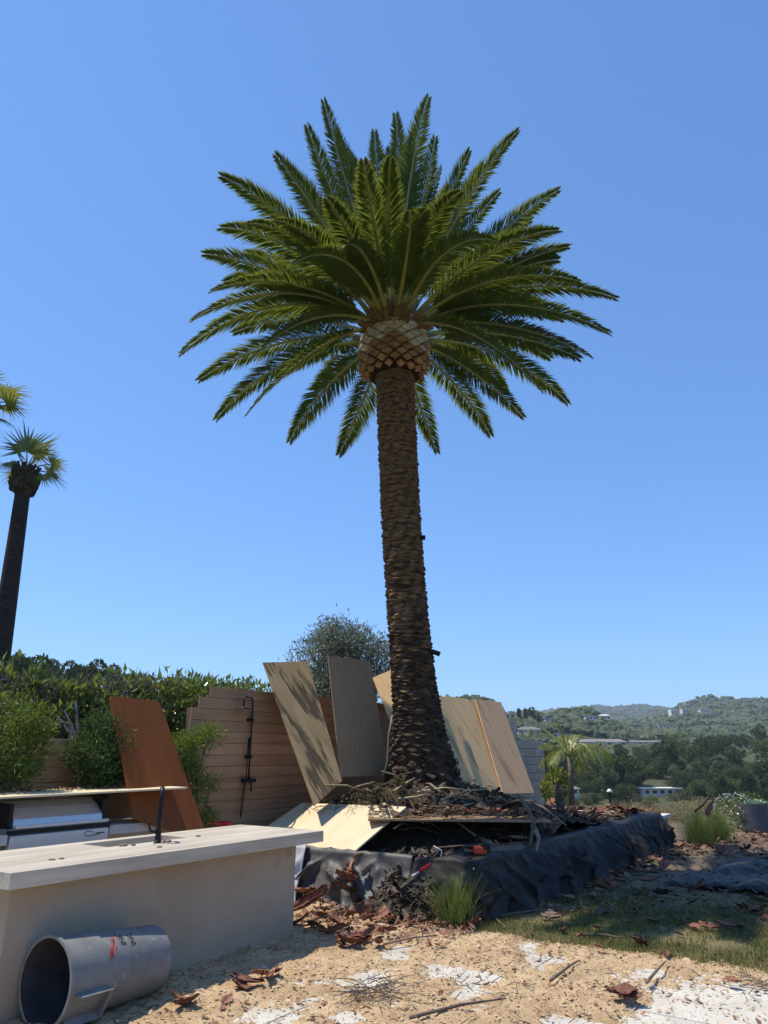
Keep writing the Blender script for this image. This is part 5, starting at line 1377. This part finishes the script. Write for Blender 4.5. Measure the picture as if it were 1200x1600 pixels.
# trees that stand out in the photograph (px, py of the foot, kind, height m)
HERO = [(1080, 1205, 0, 13), (1055, 1215, 4, 17), (1110, 1200, 0, 15), (1125, 1195, 1, 14), (1030, 1205, 4, 13), (1165, 1180, 0, 12), (1190, 1175, 4, 15), (1195, 1195, 1, 12), (1090, 1225, 0, 9), (1150, 1215, 0, 10), (1180, 1222, 1, 9), (1140, 1190, 0, 13), (1010, 1195, 1, 9), (985, 1185, 3, 8), (960, 1205, 0, 9), (1060, 1190, 1, 14),
        (822, 1135, 6, 15), (812, 1137, 6, 15), (835, 1135, 6, 13), (842, 1137, 6, 12), (830, 1132, 4, 14), (764, 1092, 5, 14), (778, 1093, 5, 12), (800, 1090, 5, 15), (806, 1088, 5, 14), (825, 1098, 0, 12), (836, 1100, 0, 10), (790, 1105, 1, 10), (875, 1175, 3, 8), (905, 1190, 0, 8), (930, 1200, 1, 7), (870, 1215, 1, 7), (1000, 1220, 1, 8), (975, 1225, 0, 8), (1130, 1235, 1, 8), (1170, 1240, 0, 8), (1100, 1240, 2, 6), (1060, 1240, 0, 8)]
for px, py, k, h in HERO:
    p = march(px, py)
    if p and p.length < 1500: put_tree(k, p, h * min(1.25, max(.7, p.length / 420)) if py > 1150 else h * min(1.0, p.length / 560), rnd.uniform(.9, 1.2))
tries = 0
HOUSE_PX = [(815, 1142), (940, 1158), (995, 1157), (800, 1098), (1030, 1233), (1175, 1170), (1065, 1160)]
cand = []
while len(cand) < 330 and tries < 4000:
    tries += 1
    px = rnd.uniform(740, 1235); py = 1090 + 172 * rnd.random() ** .8
    p = march(px, py)
    if p is None or p.length > 760: continue
    if blocks_house(p, 2.0, 4.5): continue
    cand.append((p.length, px, py, p))
cand.sort(key=lambda c: c[0])
for dist_, px, py, p in cand[:255]:
    k = rnd.choices(range(8), weights=[6, 6, 4, 3, 2, .3, .2, 2])[0]
    hh = KINDS[k][3] * rnd.uniform(.75, 1.25) * (1.0 if dist_ > 250 else .8)
    if blocks_house(p, hh * .4, hh): k = rnd.choice((2, 3)); hh = 3.2
    if blocks_house(p, hh * .4, hh): continue
    put_tree(k, p, hh, rnd.uniform(.95, 1.35) if k not in (4, 6) else 1)
k = 0; tries = 0
while k < 75 and tries < 900:
    tries += 1
    p = march(rnd.uniform(840, 1230), rnd.uniform(1195, 1262))
    if p is None or p.length > 330 or blocks_house(p, 1.6, 3.4): continue
    put_tree(rnd.choice((2, 2, 3, 1, 0)), p, rnd.uniform(2.6, 4.2), rnd.uniform(1.0, 1.4)); k += 1
# hill trees beyond the hedge on the left
for i, (px, py, k, D, h) in enumerate(((18, 1060, 5, 120, 11), (47, 1055, 0, 125, 11), (5, 1060, 0, 130, 9), (85, 1062, 7, 135, 9), (110, 1060, 4, 140, 9), (130, 1062, 0, 140, 9), (145, 1064, 4, 140, 9), (180, 1068, 7, 145, 8), (205, 1070, 0, 150, 8), (230, 1072, 1, 150, 8), (60, 1066, 1, 130, 8), (355, 1080, 0, 150, 7), (270, 1076, 1, 150, 8), (310, 1078, 0, 150, 8))):
    p = hd(px, py, D); p.z = terrain(p.x, p.y)
    want = {18: 1027, 47: 1021, 5: 1027, 85: 1038, 110: 1040, 130: 1038, 145: 1037, 180: 1046, 205: 1052, 230: 1055, 60: 1040, 355: 1068, 270: 1058, 310: 1060}[px]
    hh = hd(px, want, D).z - p.z
    o = put_tree(k, p, max(4, hh), .8)
    o['label'] = ['hazy tree on the hill beyond the hedge'][0]; o['group'] = 'hazy trees beyond the hedge'
# far wood: canopy clumps on the distant hills, read as one mass
rs = np.random.RandomState(77)
ico = [(0, 0, 1), (.89, 0, .45), (.28, .85, .45), (-.72, .53, .45), (-.72, -.53, .45), (.28, -.85, .45), (.95, .3, -.1), (0, 1, -.1), (-.95, .3, -.1), (-.6, -.8, -.1), (.6, -.8, -.1)]
icf = [(0, 1, 2), (0, 2, 3), (0, 3, 4), (0, 4, 5), (0, 5, 1), (1, 6, 2), (2, 6, 7), (2, 7, 3), (3, 7, 8), (3, 8, 4), (4, 8, 9), (4, 9, 5), (5, 9, 10), (5, 10, 1), (1, 10, 6)]
ICO = np.array(ico); ICF = np.array(icf)
fw = MB(); cnt = 0
for _ in range(30000):
    b = R(rs.uniform(2, 31)); d = 430 * (6000 / 430) ** (rs.uniform(0, 1) ** 1.1)
    x = d * math.sin(b); y = d * math.cos(b)
    wx, wy = x * RT.x - y * math.sin(YAW), x * RT.y + y * math.cos(YAW)
    if fbm(wx * .004, wy * .004, 8) < -.34: continue
    s = rs.uniform(2.5, 7.0) * (1 if d < 1500 else 1 + (d - 1500) / 2500)
    z = terrain(wx, wy)
    if blocks_house((wx, wy, z), s, s): continue
    fw.arr((ICO + rs.normal(0, .2, ICO.shape)) * np.array([s, s, s * rs.uniform(.6, 1.0)]) + np.array([wx, wy, z + s * .25]), ICF)
tag(fw.build('far_wood', MT['far_wood'], local=True), 'hazy scrub woodland covering the distant hills', 'woodland', kind='stuff')

# ------------------------------------------------------------------ far houses
def house(label, px, py, w_px, h_m, dep, roofm='house_roof', hip=1.2, flat=False, rot=0.0, nwin=5, dist_=None):
    p = march(px, py)
    if p is None: return
    D = p.length; W = w_px / 1171 * D
    t = thing('house', label, 'house', p, rz=YAW + rot)
    hw = W / 2
    MB().box(-hw, hw, -dep / 2, dep / 2, -3, h_m).build('wall', MT['house_wall'], t, local=True)
    if flat:
        MB().box(-hw - .8, hw + .8, -dep / 2 - .8, dep / 2 + .8, h_m, h_m + .35).build('roof', MT[roofm], t, local=True)
    else:
        m_ = MB(); e = .7
        m_.v = [(-hw - e, -dep / 2 - e, h_m), (hw + e, -dep / 2 - e, h_m), (hw + e, dep / 2 + e, h_m), (-hw - e, dep / 2 + e, h_m), (-hw + dep * .35, 0, h_m + hip), (hw - dep * .35, 0, h_m + hip)]
        m_.f = [(0, 1, 5, 4), (1, 2, 5), (2, 3, 4, 5), (3, 0, 4), (3, 2, 1, 0)]
        m_.build('roof', MT[roofm], t, local=True)
    for i in range(nwin):
        x = -hw + W * (i + .5) / nwin
        ww = W / nwin * .28
        f = MB().box(x - ww, x + ww, -dep / 2 - .05, -dep / 2 + .05, h_m * .35, h_m * .8).build('window', MT['window'], t, local=True)
    return t
for (lb, px, py, wpx, hm_, dp, rf, hp, fl_, rt_, nw) in HOUSES:
    house(lb, px, py, wpx, hm_, dp, roofm=rf, hip=hp, flat=fl_, rot=rt_, nwin=nw)

# ------------------------------------------------------------------ haze
hzb = MB().box(-7000, 7000, -7000, 7000, -34, 400).build('haze', MT['ground'], local=True)
hm_ = bpy.data.materials.new('haze'); hm_.use_nodes = True
nt = hm_.node_tree; nt.nodes.clear()
out = nt.nodes.new('ShaderNodeOutputMaterial'); pvn = nt.nodes.new('ShaderNodeVolumePrincipled')
pvn.inputs['Color'].default_value = (0.78, 0.88, 1.0, 1)
pvn.inputs['Density'].default_value = 0.000095
pvn.inputs['Anisotropy'].default_value = 0.2
nt.links.new(pvn.outputs[0], out.inputs['Volume'])
hzb.data.materials.clear(); hzb.data.materials.append(hm_)
tag(hzb, 'pale blue air haze over the valley', 'haze', kind='stuff')
